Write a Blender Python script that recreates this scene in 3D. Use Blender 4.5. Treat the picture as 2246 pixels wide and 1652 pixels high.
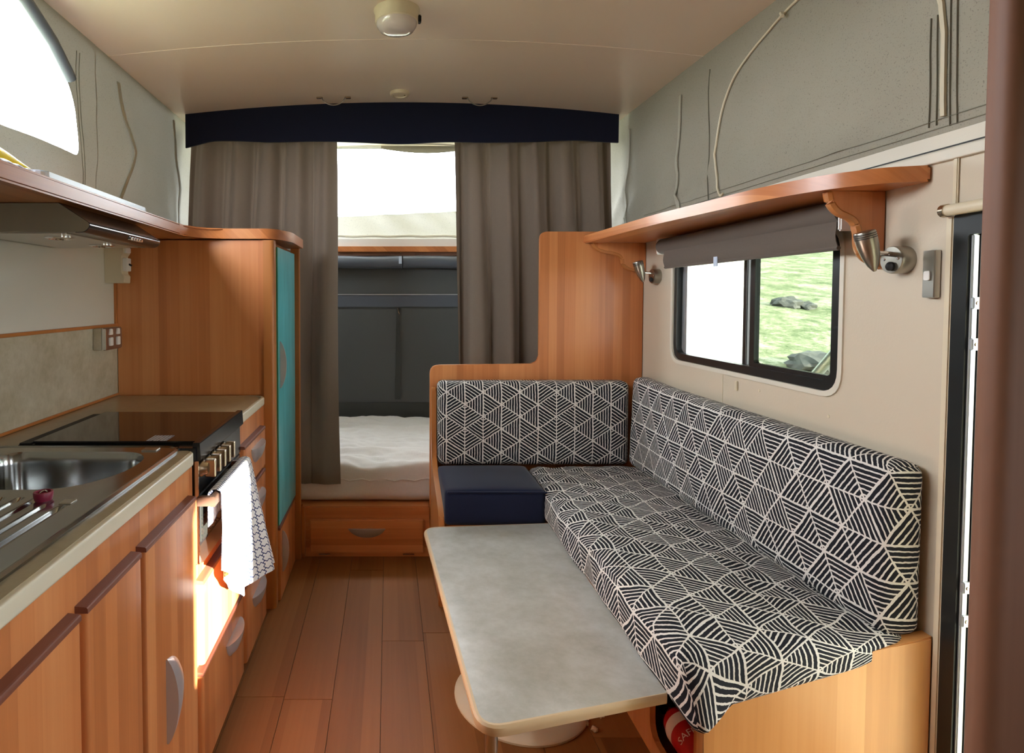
import bpy, bmesh, math, random
from mathutils import Vector, Matrix, noise
random.seed(7)
PI = math.pi
for o in list(bpy.data.objects): bpy.data.objects.remove(o)
SC = bpy.context.scene
COL = SC.collection

# ------------------------------------------------------------------ camera
F_PX, W_PX, H_PX = 1300.0, 2246.0, 1652.0
EYE, PITCH = 1.30, math.radians(2.0)
cam = bpy.data.cameras.new('camera'); cam.sensor_fit = 'HORIZONTAL'; cam.sensor_width = 36.0
cam.lens = 36.0 * F_PX / W_PX
cam.shift_x = (W_PX/2 - 852.0) / W_PX
cam.shift_y = (655.0 + F_PX*math.tan(PITCH) - H_PX/2) / W_PX
cam.clip_start = 0.02; cam.clip_end = 300
co = bpy.data.objects.new('camera', cam); COL.objects.link(co)
co.location = (0, 0, EYE); co.rotation_euler = (PI/2 - PITCH, 0, 0)
SC.camera = co

# ------------------------------------------------------------------ world, sun, exposure
SKY_STRENGTH, SUN_STRENGTH, EXPOSURE = 16.0, 66.0, 0.60
wd = bpy.data.worlds.new('sky'); SC.world = wd; wd.use_nodes = True
bgn = wd.node_tree.nodes['Background']
bgn.inputs[0].default_value = (0.86, 0.93, 1.0, 1); bgn.inputs[1].default_value = SKY_STRENGTH
SUN_H, SUN_S = 1.30, 0.40            # plan slope and drop for each metre travelled towards -X
sd = Vector((-1.0, SUN_H, -SUN_S)).normalized()
sl = bpy.data.lights.new('sun', 'SUN'); sl.energy = SUN_STRENGTH; sl.angle = math.radians(0.55); sl.color = (1.0, 0.93, 0.82)
so = bpy.data.objects.new('sun', sl); COL.objects.link(so); so.location = (8, -8, 6)
so.rotation_euler = sd.to_track_quat('-Z', 'Y').to_euler()
def portal(name, loc, rot, sx, sy):
    l = bpy.data.lights.new(name, 'AREA'); l.shape = 'RECTANGLE'; l.size = sx; l.size_y = sy
    l.cycles.is_portal = True
    p = bpy.data.objects.new(name, l); COL.objects.link(p); p.location = loc; p.rotation_euler = rot
portal('portal_window', (1.36, 2.16, 1.24), (0, PI/2, 0), 0.5, 1.05)
portal('portal_door', (1.36, 0.95, 0.78), (0, PI/2, 0), 1.5, 0.75)
portal('portal_added_window', (1.36, -0.62, 1.25), (0, PI/2, 0), 0.5, 0.5)  # portal over the added opening behind the viewer
portal('portal_canvas', (-1.2, 1.40, 1.98), (0, -PI/2, 0), 0.5, 1.7)
portal('portal_front', (0.07, 4.22, 2.02), (-PI/2, 0, 0), 2.1, 0.6)
VS = SC.view_settings
VS.view_transform = 'Standard'; VS.look = 'None'; VS.gamma = 1.0; VS.use_curve_mapping = False; VS.exposure = EXPOSURE
SC.cycles.use_denoising = True
SC.cycles.max_bounces = 10; SC.cycles.diffuse_bounces = 6; SC.cycles.glossy_bounces = 4
SC.cycles.transparent_max_bounces = 12
SC.cycles.sample_clamp_indirect = 12.0
SC.cycles.caustics_reflective = False; SC.cycles.caustics_refractive = False

# ------------------------------------------------------------------ material helpers
class NT:
    def __init__(s, name):
        s.m = bpy.data.materials.new(name); s.m.use_nodes = True
        s.t = s.m.node_tree; s.b = s.t.nodes['Principled BSDF']; s.out = s.t.nodes['Material Output']
    def n(s, k, **kw):
        nd = s.t.nodes.new(k)
        for a, v in kw.items(): setattr(nd, a, v)
        return nd
    def link(s, a, b): s.t.links.new(a, b)
    def put(s, sock, v):
        if hasattr(v, 'is_output'): s.link(v, sock)
        else: sock.default_value = v
    def M(s, op, a, b=0.0, c=0.0):
        nd = s.n('ShaderNodeMath', operation=op)
        for i, v in enumerate((a, b, c)): s.put(nd.inputs[i], v)
        return nd.outputs[0]
    def xyz(s, sock):
        nd = s.n('ShaderNodeSeparateXYZ'); s.link(sock, nd.inputs[0]); return nd.outputs
    def vec(s, x, y=0.0, z=0.0):
        nd = s.n('ShaderNodeCombineXYZ')
        for i, v in enumerate((x, y, z)): s.put(nd.inputs[i], v)
        return nd.outputs[0]
    def noise(s, v, scale, detail=3.0, rough=0.55, dim='3D'):
        nd = s.n('ShaderNodeTexNoise', noise_dimensions=dim)
        s.link(v, nd.inputs['Vector']); nd.inputs['Scale'].default_value = scale
        nd.inputs['Detail'].default_value = detail; nd.inputs['Roughness'].default_value = rough
        return nd.outputs
    def mix(s, f, a, b):
        nd = s.n('ShaderNodeMix', data_type='RGBA')
        s.put(nd.inputs[0], f); s.put(nd.inputs[6], a); s.put(nd.inputs[7], b)
        return nd.outputs[2]
    def ramp(s, f, stops):
        nd = s.n('ShaderNodeValToRGB'); s.link(f, nd.inputs[0]); e = nd.color_ramp.elements
        while len(e) < len(stops): e.new(0.5)
        for el, (p, c) in zip(e, stops): el.position = p; el.color = c
        return nd.outputs[0]
    def bump(s, h, st, dist=0.01):
        nd = s.n('ShaderNodeBump'); s.link(h, nd.inputs['Height'])
        nd.inputs['Strength'].default_value = st; nd.inputs['Distance'].default_value = dist
        s.link(nd.outputs[0], s.b.inputs['Normal'])
    def obj(s): return s.n('ShaderNodeTexCoord').outputs['Object']
    def uv(s): return s.n('ShaderNodeTexCoord').outputs['UV']
    def set(s, **kw):
        for k, v in kw.items():
            s.put(s.b.inputs[k.replace('_', ' ')], v)
        return s.m
def c4(r, g, b): return (r, g, b, 1.0)

def plain(name, col, rough=0.5, metal=0.0, spec=0.5, coat=0.0):
    t = NT(name)
    return t.set(Base_Color=c4(*col), Roughness=rough, Metallic=metal, Specular_IOR_Level=spec, Coat_Weight=coat)

def wood(name, across, dark, mid, light, rough=0.38, coat=0.1, bands=24.0):
    # laminate of narrow staves: `across` picks the coordinate that runs across the grain
    t = NT(name); x, y, z = t.xyz(t.obj())
    if across == 'v': u, w = t.M('ADD', x, y), z          # upright grain
    elif across == 'y': u, w = t.M('ADD', x, z), y        # grain along the room
    else: u, w = t.M('ADD', y, z), x                      # grain across the room
    vo = t.n('ShaderNodeTexVoronoi', voronoi_dimensions='1D'); vo.inputs['Scale'].default_value = bands
    t.link(t.M('ADD', u, 3.7), vo.inputs['W'])
    tone = t.xyz(vo.outputs['Color'])[0]
    gr = t.noise(t.vec(t.M('MULTIPLY', u, 60.0), t.M('MULTIPLY', w, 1.6)), 1.0, 4.0, 0.6)[0]
    fig = t.noise(t.vec(t.M('MULTIPLY', u, 9.0), t.M('MULTIPLY', w, 1.1)), 1.0, 2.0, 0.5)[0]
    k = t.M('ADD', t.M('MULTIPLY', tone, 0.55), t.M('ADD', t.M('MULTIPLY', gr, 0.45), t.M('MULTIPLY', fig, 0.35)))
    colr = t.ramp(t.M('MULTIPLY', k, 0.78), [(0.2, c4(*dark)), (0.5, c4(*mid)), (0.85, c4(*light))])
    t.bump(gr, 0.06, 0.002)
    return t.set(Base_Color=colr, Roughness=rough, Coat_Weight=coat, Coat_Roughness=0.25)

WD, WM, WL = (0.38, 0.120, 0.036), (0.55, 0.195, 0.062), (0.70, 0.305, 0.115)
M_WV = wood('wood_upright', 'v', WD, WM, WL)
M_WY = wood('wood_along', 'y', WD, WM, WL, rough=0.3, bands=14)
M_WX = wood('wood_across', 'x', WD, WM, WL)
M_WEDGE = wood('wood_edge', 'v', (0.38, 0.13, 0.032), (0.45, 0.165, 0.042), (0.50, 0.19, 0.055), bands=3)
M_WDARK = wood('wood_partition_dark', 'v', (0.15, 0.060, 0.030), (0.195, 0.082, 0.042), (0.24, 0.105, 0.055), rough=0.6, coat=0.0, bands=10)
M_PULL = plain('red_brown_edging', (0.17, 0.055, 0.032), 0.45)
M_FLOOR = wood('floor_vinyl', 'y', (0.175, 0.066, 0.018), (0.245, 0.096, 0.028), (0.31, 0.13, 0.042), rough=0.5, coat=0.0, bands=9)
M_FLOOR.node_tree.nodes['Principled BSDF'].inputs['Specular IOR Level'].default_value = 0.22

def stone(name, a, b, c, scale, rough=0.3, coat=0.15):
    t = NT(name); v = t.obj()
    n1 = t.noise(v, scale, 6.0, 0.62)[0]; n2 = t.noise(v, scale*4.5, 5.0, 0.7)[0]
    k = t.M('ADD', t.M('MULTIPLY', n1, 0.65), t.M('MULTIPLY', n2, 0.35))
    colr = t.ramp(k, [(0.33, c4(*a)), (0.5, c4(*b)), (0.66, c4(*c))])
    return t.set(Base_Color=colr, Roughness=rough, Coat_Weight=coat, Coat_Roughness=0.2)
M_TOP = stone('worktop_laminate', (0.28, 0.23, 0.145), (0.34, 0.29, 0.19), (0.40, 0.35, 0.24), 7)
M_TABLE = stone('table_laminate', (0.35, 0.34, 0.295), (0.45, 0.445, 0.41), (0.56, 0.555, 0.53), 6, 0.28)
M_SPLASH = stone('splashback_laminate', (0.36, 0.30, 0.19), (0.47, 0.41, 0.29), (0.58, 0.52, 0.39), 8, 0.45, 0.0)
M_TOPEDGE = plain('worktop_edge', (0.62, 0.57, 0.44), 0.35)
M_TBLEDGE = plain('table_edge', (0.62, 0.46, 0.28), 0.4)

def skinwall(name, col, rough, bumps=0.12, sc=140):
    t = NT(name); v = t.obj(); n = t.noise(v, sc, 2.0)[0]; t.bump(n, bumps, 0.003)
    return t.set(Base_Color=c4(*col), Roughness=rough)
M_CEIL = skinwall('ceiling_skin', (0.80, 0.675, 0.545), 0.30, 0.10)
M_WALL = skinwall('wall_skin', (0.59, 0.51, 0.39), 0.5)
M_WALLW = skinwall('wall_skin_white', (0.66, 0.62, 0.52), 0.5)
M_CREAM = plain('cream_plastic', (0.66, 0.58, 0.42), 0.4)
M_WHITE = plain('white_plastic', (0.8, 0.78, 0.74), 0.35)
M_GREYVINYL = skinwall('grey_vinyl', (0.085, 0.092, 0.092), 0.55, 0.08, 60)
M_GREYDARK = plain('grey_vinyl_dark', (0.04, 0.045, 0.043), 0.6)
M_SLATE = plain('slate_vinyl', (0.095, 0.11, 0.135), 0.38)

def canvas(name, a, b, trans=0.018):
    t = NT(name); v = t.obj()
    sp = t.noise(v, 260, 2.0, 0.6)[0]; big = t.noise(v, 2.5, 3.0)[0]; wv = t.noise(v, 900, 1.0)[0]
    base = t.mix(big, c4(*a), c4(*b))
    spk = t.ramp(sp, [(0.30, c4(0.55, 0.55, 0.55)), (0.40, c4(1, 1, 1))])
    nd = t.n('ShaderNodeMix', data_type='RGBA', blend_type='MULTIPLY'); nd.inputs[0].default_value = 1.0
    t.link(base, nd.inputs[6]); t.link(spk, nd.inputs[7])
    t.bump(t.M('ADD', wv, t.M('MULTIPLY', big, 0.6)), 0.25, 0.004)
    t.set(Base_Color=nd.outputs[2], Roughness=0.75)
    tr = t.n('ShaderNodeBsdfTranslucent'); tr.inputs[0].default_value = c4(0.55, 0.52, 0.43)
    ms = t.n('ShaderNodeMixShader'); ms.inputs[0].default_value = trans
    t.link(t.b.outputs[0], ms.inputs[1]); t.link(tr.outputs[0], ms.inputs[2]); t.link(ms.outputs[0], t.out.inputs[0])
    return t.m
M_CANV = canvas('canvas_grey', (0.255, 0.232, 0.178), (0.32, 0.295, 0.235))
M_TAPE = canvas('seam_tape', (0.36, 0.345, 0.27), (0.42, 0.40, 0.32), 0.05)
M_STITCH = plain('stitching', (0.20, 0.19, 0.145), 0.8)
M_ZIP = plain('zip_cord', (0.62, 0.56, 0.40), 0.5)

def cloth(name, col, trans, colT, sc=500):
    t = NT(name); v = t.uv(); x, y, z = t.xyz(v)
    w1 = t.noise(t.vec(t.M('MULTIPLY', x, 900.0), t.M('MULTIPLY', y, 40.0)), 1.0, 2.0)[0]
    w2 = t.noise(t.vec(t.M('MULTIPLY', x, 40.0), t.M('MULTIPLY', y, 900.0)), 1.0, 2.0)[0]
    k = t.M('MULTIPLY', t.M('ADD', w1, w2), 0.5)
    colr = t.mix(k, c4(*[a*0.75 for a in col]), c4(*[a*1.25 for a in col]))
    t.set(Base_Color=colr, Roughness=0.85, Specular_IOR_Level=0.15, Sheen_Weight=0.15)
    if trans > 0:
        tr = t.n('ShaderNodeBsdfTranslucent'); tr.inputs[0].default_value = c4(*colT)
        ms = t.n('ShaderNodeMixShader'); ms.inputs[0].default_value = trans
        t.link(t.b.outputs[0], ms.inputs[1]); t.link(tr.outputs[0], ms.inputs[2]); t.link(ms.outputs[0], t.out.inputs[0])
    return t.m
M_CURT = cloth('curtain_linen', (0.165, 0.130, 0.102), 0.10, (0.26, 0.19, 0.14))
M_NAVY = cloth('navy_cloth', (0.007, 0.009, 0.024), 0, None)
M_NAVYSEAT = cloth('navy_seat_cloth', (0.008, 0.012, 0.036), 0, None)
M_SHEET = cloth('white_sheet', (0.66, 0.63, 0.60), 0, None)
M_BLIND = cloth('blind_cloth', (0.13, 0.105, 0.085), 0.05, (0.2, 0.16, 0.12))

M_STEEL = plain('brushed_steel', (0.56, 0.53, 0.47), 0.30, 1.0)
M_SINK = plain('polished_steel', (0.36, 0.365, 0.36), 0.16, 1.0)
M_CHROME = plain('chrome', (0.75, 0.74, 0.72), 0.12, 1.0)
M_NICKEL = plain('satin_nickel', (0.36, 0.335, 0.285), 0.32, 1.0)
M_CHAMP = plain('champagne_metal', (0.55, 0.45, 0.34), 0.25, 1.0)
M_HAND = plain('silver_handle', (0.52, 0.52, 0.55), 0.36, 0.55)
M_HOOD = plain('hood_grey_metal', (0.30, 0.285, 0.235), 0.42, 0.5)
M_HOODF = plain('hood_dark_front', (0.10, 0.085, 0.08), 0.22, 0.6)
M_BLACK = plain('black_enamel', (0.012, 0.012, 0.013), 0.22)
M_BGLASS = plain('black_glass', (0.010, 0.009, 0.009), 0.05, 0.0, 0.6)
M_OVGLASS = plain('oven_glass', (0.02, 0.022, 0.02), 0.06, 0.0, 0.8)
M_BROWNH = plain('brown_handle_metal', (0.20, 0.12, 0.085), 0.3, 0.7)
M_BFRAME = plain('black_aluminium', (0.012, 0.013, 0.013), 0.35, 0.2)
M_ALU = plain('aluminium', (0.55, 0.58, 0.60), 0.4, 0.8)
M_RUBBER = plain('black_rubber', (0.015, 0.015, 0.015), 0.6)
M_RED = plain('red_paint', (0.45, 0.012, 0.012), 0.3)
M_PLUG = plain('maroon_rubber', (0.22, 0.012, 0.04), 0.45)
M_LABEL = plain('label_white', (0.75, 0.68, 0.62), 0.5)
M_YEL = plain('yellow_plastic', (0.80, 0.60, 0.01), 0.35)
M_PALEBLUE = plain('pale_blue_plastic', (0.55, 0.66, 0.80), 0.3)
M_ROCK = stone('rock', (0.03, 0.03, 0.032), (0.06, 0.06, 0.06), (0.11, 0.105, 0.10), 3, 0.9, 0)
M_CRUMB = plain('foam_crumb', (0.62, 0.48, 0.30), 0.8)
M_CARBLUE = plain('blue_car_paint', (0.03, 0.09, 0.28), 0.25, 0.2)
M_TYRE = plain('tyre', (0.02, 0.02, 0.02), 0.8)
M_DARKGLASS = plain('dark_car_glass', (0.02, 0.025, 0.03), 0.06)

def glass(name, haze=0.0, tint=(1, 1, 1)):
    t = NT(name); tr = t.n('ShaderNodeBsdfTransparent'); tr.inputs[0].default_value = c4(*tint)
    gl = t.n('ShaderNodeBsdfGlossy'); gl.inputs['Roughness'].default_value = 0.03
    m1 = t.n('ShaderNodeMixShader'); m1.inputs[0].default_value = 0.05; t.link(tr.outputs[0], m1.inputs[1]); t.link(gl.outputs[0], m1.inputs[2])
    last = m1.outputs[0]
    if haze > 0:
        tl = t.n('ShaderNodeBsdfTranslucent'); tl.inputs[0].default_value = c4(0.9, 0.92, 0.92)
        m2 = t.n('ShaderNodeMixShader'); m2.inputs[0].default_value = haze
        t.link(last, m2.inputs[1]); t.link(tl.outputs[0], m2.inputs[2]); last = m2.outputs[0]
    t.link(last, t.out.inputs[0]); return t.m
M_GLASS = glass('tinted_window_glass', 0.0, (0.40, 0.43, 0.39))
M_MESH = glass('insect_screen_pane', 0.45)
M_PVC = glass('clear_vinyl', 0.10)
M_LENS = plain('lamp_lens', (0.62, 0.55, 0.50), 0.12, 0.0, 0.6, 0.4)

def teal_door():
    t = NT('teal_painted'); x, y, z = t.xyz(t.obj())
    n = t.noise(t.vec(t.M('MULTIPLY', y, 18.0), t.M('MULTIPLY', z, 3.0)), 1.0, 4.0)[0]
    colr = t.ramp(n, [(0.3, c4(0.06, 0.38, 0.43)), (0.55, c4(0.11, 0.50, 0.56)), (0.75, c4(0.16, 0.58, 0.65))])
    return t.set(Base_Color=colr, Roughness=0.3, Coat_Weight=0.2)
M_TEAL = teal_door(); M_GREEN = plain('green_painted_edge', (0.012, 0.20, 0.11), 0.35)

def triangle_fabric(name, wob, wscale):
    # printed triangles of black stripes on white; UV is in metres
    t = NT(name); v = t.uv()
    nz = t.n('ShaderNodeTexNoise'); t.link(v, nz.inputs['Vector']); nz.inputs['Scale'].default_value = wscale; nz.inputs['Detail'].default_value = 1.5
    nx, ny, _ = t.xyz(nz.outputs['Color'])
    nz2 = t.n('ShaderNodeTexNoise'); t.link(v, nz2.inputs['Vector']); nz2.inputs['Scale'].default_value = 90; nz2.inputs['Detail'].default_value = 1
    mx, my, _ = t.xyz(nz2.outputs['Color'])
    u0, v0, _ = t.xyz(v)
    def wobble(a, n1, n2): return t.M('ADD', a, t.M('ADD', t.M('MULTIPLY', t.M('SUBTRACT', n1, 0.5), wob), t.M('MULTIPLY', t.M('SUBTRACT', n2, 0.5), 0.003)))
    u = t.M('ADD', wobble(u0, nx, mx), 5.0); w = t.M('ADD', wobble(v0, ny, my), 5.0)
    h, e = 0.088, 0.117
    a1 = t.M('DIVIDE', u, h); q = t.M('DIVIDE', w, e); hu = t.M('MULTIPLY', a1, 0.5)
    a2 = t.M('ADD', q, hu); a3 = t.M('SUBTRACT', t.M('ADD', q, 40.0), hu)
    f1, f2, f3 = [t.M('FLOOR', a) for a in (a1, a2, a3)]
    r1, r2, r3 = [t.M('FRACT', a) for a in (a1, a2, a3)]
    typ = t.M('SUBTRACT', t.M('SUBTRACT', f2, t.M('SUBTRACT', f3, 40.0)), f1)      # which way the triangle points
    wn = t.n('ShaderNodeTexWhiteNoise', noise_dimensions='3D'); t.link(t.vec(f1, f2, f3), wn.inputs['Vector'])
    hsh = wn.outputs['Value']
    up = t.M('GREATER_THAN', typ, 0.5)
    vert = t.M('MULTIPLY', up, t.M('LESS_THAN', hsh, 0.72))
    two = t.M('GREATER_THAN', t.M('FRACT', t.M('MULTIPLY', hsh, 7.3)), 0.45)
    s = t.M('ADD', t.M('MULTIPLY', two, a2), t.M('MULTIPLY', t.M('SUBTRACT', 1.0, two), a3))
    s = t.M('ADD', t.M('MULTIPLY', vert, a1), t.M('MULTIPLY', t.M('SUBTRACT', 1.0, vert), s))
    line = t.M('GREATER_THAN', t.M('FRACT', t.M('MULTIPLY', s, 7.0)), 0.69)
    def edge(r): return t.M('LESS_THAN', t.M('MINIMUM', r, t.M('SUBTRACT', 1.0, r)), 0.024)
    bd = t.M('MAXIMUM', edge(r1), t.M('MAXIMUM', edge(r2), edge(r3)))
    k = t.M('MAXIMUM', line, bd)
    colr = t.mix(k, c4(0.010, 0.011, 0.016), c4(0.70, 0.675, 0.635))
    return t.set(Base_Color=colr, Roughness=0.8, Specular_IOR_Level=0.2)
M_TRI = triangle_fabric('triangle_print', 0.006, 14.0)
M_TRIS = triangle_fabric('triangle_print_creased', 0.035, 7.0)

def towel_mat():
    t = NT('lattice_towel'); u, v, _ = t.xyz(t.uv())
    p = 0.035; a = t.M('DIVIDE', u, p); b = t.M('DIVIDE', v, p)
    aw = t.M('ADD', a, t.M('MULTIPLY', t.M('SINE', t.M('MULTIPLY', b, 4*PI)), 0.09))
    bw = t.M('ADD', b, t.M('MULTIPLY', t.M('SINE', t.M('MULTIPLY', a, 4*PI)), 0.09))
    def ln(x):
        r = t.M('FRACT', x); return t.M('LESS_THAN', t.M('MINIMUM', r, t.M('SUBTRACT', 1.0, r)), 0.07)
    k = t.M('MAXIMUM', ln(aw), ln(bw))
    return t.set(Base_Color=t.mix(k, c4(0.78, 0.77, 0.77), c4(0.012, 0.03, 0.13)), Roughness=0.85)
M_TOWEL = towel_mat()

def grass_mat():
    t = NT('grass_ground'); v = t.obj()
    n1 = t.noise(v, 1.6, 6.0, 0.75)[0]; n2 = t.noise(v, 11.0, 5.0, 0.8)[0]
    k = t.M('ADD', t.M('MULTIPLY', n1, 0.6), t.M('MULTIPLY', n2, 0.4))
    colr = t.ramp(k, [(0.36, c4(0.045, 0.075, 0.03)), (0.5, c4(0.17, 0.185, 0.115)), (0.60, c4(0.36, 0.35, 0.27))])
    t.bump(n2, 0.6, 0.08)
    return t.set(Base_Color=colr, Roughness=0.9, Specular_IOR_Level=0.1)
M_GRASS = grass_mat()
def sticker_mat():
    t = NT('lid_sticker'); x, y, z = t.xyz(t.obj())
    r = t.M('FRACT', t.M('MULTIPLY', x, 110.0)); n = t.noise(t.vec(t.M('MULTIPLY', y, 160.0), t.M('FLOOR', t.M('MULTIPLY', x, 110.0))), 1.0, 0)[0]
    k = t.M('MULTIPLY', t.M('GREATER_THAN', r, 0.55), t.M('GREATER_THAN', n, 0.42))
    return t.set(Base_Color=t.mix(k, c4(0.42, 0.42, 0.46), c4(0.06, 0.06, 0.08)), Roughness=0.4)
M_STICK = sticker_mat()

# ------------------------------------------------------------------ mesh helpers (all in world metres)
ORG = {}
def link_mesh(name, bm, mat, parent, smooth, org):
    if len(bm.faces): bmesh.ops.recalc_face_normals(bm, faces=bm.faces)
    bmesh.ops.translate(bm, verts=bm.verts, vec=-Vector(org))
    me = bpy.data.meshes.new(name); bm.to_mesh(me); bm.free()
    for m in (mat if isinstance(mat, (list, tuple)) else [mat]): me.materials.append(m)
    if smooth:
        for p in me.polygons: p.use_smooth = True
        if smooth != 'all':
            try: me.set_sharp_from_angle(angle=math.radians(40))
            except Exception: pass
    o = bpy.data.objects.new(name, me); COL.objects.link(o)
    if parent: o.parent = parent
    else: o.location = org
    ORG[o] = Vector(org)
    return o
def thing(name, label, cat, loc, group=None):
    o = bpy.data.objects.new(name, None); o.empty_display_size = 0.05; COL.objects.link(o)
    o.location = loc; o['label'] = label; o['category'] = cat
    if group: o['group'] = group
    ORG[o] = Vector(loc); return o
def part(name, bm, mat, parent, smooth=False, label=None):
    o = link_mesh(name, bm, mat, parent, smooth, ORG[parent])
    if label: o['label'] = label
    return o
def solo(name, bm, mat, label, cat, group=None, smooth=False):
    bb = [v.co for v in bm.verts]
    org = ((min(v.x for v in bb)+max(v.x for v in bb))/2, (min(v.y for v in bb)+max(v.y for v in bb))/2, min(v.z for v in bb))
    o = link_mesh(name, bm, mat, None, smooth, org); o['label'] = label; o['category'] = cat
    if group: o['group'] = group
    return o
def struct(name, bm, mat, label, cat, smooth=False):
    o = solo(name, bm, mat, label, cat, None, smooth); o['kind'] = 'structure'; return o
def B(): return bmesh.new()
def box(bm, x0, x1, y0, y1, z0, z1, bev=0.0, seg=2):
    r = bmesh.ops.create_cube(bm, size=1.0); vs = r['verts']
    for v in vs: v.co = Vector(((x0+x1)/2 + v.co.x*(x1-x0), (y0+y1)/2 + v.co.y*(y1-y0), (z0+z1)/2 + v.co.z*(z1-z0)))
    if bev > 0:
        es = list({e for v in vs for e in v.link_edges})
        bmesh.ops.bevel(bm, geom=es, offset=bev, segments=seg, affect='EDGES', clamp_overlap=True)
    return bm
def bbox(*a, **k): return box(B(), *a, **k)
def AX(axis, a, p, q):
    return Vector((a, p, q)) if axis == 'x' else Vector((p, a, q)) if axis == 'y' else Vector((p, q, a))
def prism(bm, pts, axis, a0, a1, bev=0.0, seg=2):
    lo = [bm.verts.new(AX(axis, a0, *p)) for p in pts]; hi = [bm.verts.new(AX(axis, a1, *p)) for p in pts]
    n = len(pts); f0 = bm.faces.new(lo); f1 = bm.faces.new(hi[::-1])
    for i in range(n): bm.faces.new((lo[i], hi[i], hi[(i+1) % n], lo[(i+1) % n]))
    if bev > 0:
        es = list(set(list(f0.edges) + list(f1.edges)))
        bmesh.ops.bevel(bm, geom=es, offset=bev, segments=seg, affect='EDGES', clamp_overlap=True)
    return bm
def rnd(pts, rad, seg=5):
    out = []; n = len(pts)
    for i, p in enumerate(pts):
        r = rad[i] if isinstance(rad, (list, tuple)) else rad
        p = Vector(p); a = Vector(pts[i-1]) - p; b = Vector(pts[(i+1) % n]) - p
        if r <= 0: out.append(tuple(p)); continue
        r_ = min(r, a.length*0.49, b.length*0.49); A = p + a.normalized()*r_; C = p + b.normalized()*r_
        for k in range(seg+1):
            t = k/seg; q = A*(1-t)**2 + p*2*t*(1-t) + C*t*t; out.append(tuple(q))
    return out
def frame_axes(d):
    d = d.normalized(); up = Vector((0, 0, 1)) if abs(d.z) < 0.9 else Vector((0, 1, 0))
    s = d.cross(up).normalized(); return s, s.cross(d).normalized()
def tube(bm, pts, r, seg=8, caps=True):
    pts = [Vector(p) for p in pts]; rings = []
    for i, p in enumerate(pts):
        d = (pts[min(i+1, len(pts)-1)] - pts[max(i-1, 0)]); s, u = frame_axes(d)
        rr = r[i] if isinstance(r, (list, tuple)) else r
        rings.append([bm.verts.new(p + (s*math.cos(2*PI*k/seg) + u*math.sin(2*PI*k/seg))*rr) for k in range(seg)])
    for a, b in zip(rings, rings[1:]):
        for k in range(seg): bm.faces.new((a[k], a[(k+1) % seg], b[(k+1) % seg], b[k]))
    if caps: bm.faces.new(rings[0][::-1]); bm.faces.new(rings[-1])
    return bm
def lathe(bm, prof, base, direction, seg=24, cap=True):
    # prof: (radius, height along direction)
    d = Vector(direction).normalized(); s, u = frame_axes(d); base = Vector(base); rings = []
    for r, h in prof:
        rings.append([bm.verts.new(base + d*h + (s*math.cos(2*PI*k/seg)+u*math.sin(2*PI*k/seg))*max(r, 1e-4)) for k in range(seg)])
    for a, b in zip(rings, rings[1:]):
        for k in range(seg): bm.faces.new((a[k], a[(k+1) % seg], b[(k+1) % seg], b[k]))
    if cap: bm.faces.new(rings[0][::-1]); bm.faces.new(rings[-1])
    return bm
def sheet(bm, fn, nu, nv, uvfn=None):
    uvl = bm.loops.layers.uv.verify()
    g = [[bm.verts.new(fn(i/nu, j/nv)) for j in range(nv+1)] for i in range(nu+1)]
    for i in range(nu):
        for j in range(nv):
            f = bm.faces.new((g[i][j], g[i+1][j], g[i+1][j+1], g[i][j+1]))
            if uvfn:
                for l, (a, b) in zip(f.loops, ((i, j), (i+1, j), (i+1, j+1), (i, j+1))): l[uvl].uv = uvfn(a/nu, b/nv)
    return bm
def cushion(a, b, c, r, step, warp=None, rot=False):
    # rounded block: a, b, c = (min, max) in x, y, z; returns bmesh with UV in metres unfolded from the top (z max)
    bm = B(); uvl = bm.loops.layers.uv.verify()
    lo = Vector((a[0], b[0], c[0])); hi = Vector((a[1], b[1], c[1])); n = [max(2, int(round((hi[i]-lo[i])/step))) for i in range(3)]
    def fix(p):
        q = Vector([min(max(p[i], lo[i]+r), hi[i]-r) for i in range(3)]); d = p - q
        return q + d.normalized()*r if d.length > 1e-9 else p
    for ax in range(3):
        i1, i2 = [k for k in range(3) if k != ax]
        for side in (0, 1):
            grid = []
            for i in range(n[i1]+1):
                row = []
                for j in range(n[i2]+1):
                    p = Vector((0, 0, 0)); p[ax] = (lo, hi)[side][ax]
                    p[i1] = lo[i1] + (hi[i1]-lo[i1])*i/n[i1]; p[i2] = lo[i2] + (hi[i2]-lo[i2])*j/n[i2]
                    if ax == 2: uv = (p.x, p.y)
                    elif ax == 0: uv = (p.x + (1 if side else -1)*(hi.z-p.z), p.y)
                    else: uv = (p.x, p.y + (1 if side else -1)*(hi.z-p.z))
                    q = fix(p.copy())
                    row.append((q, uv[::-1] if rot else uv))
                grid.append(row)
            vv = [[bm.verts.new(q) for q, _ in row] for row in grid]
            for i in range(n[i1]):
                for j in range(n[i2]):
                    idx = ((i, j), (i+1, j), (i+1, j+1), (i, j+1)); f = bm.faces.new([vv[x][y] for x, y in idx])
                    for l, (x, y) in zip(f.loops, idx): l[uvl].uv = grid[x][y][1]
    bmesh.ops.remove_doubles(bm, verts=bm.verts, dist=1e-5)
    if warp:
        for v in bm.verts: v.co = warp(v.co.copy())
    return bm
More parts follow.
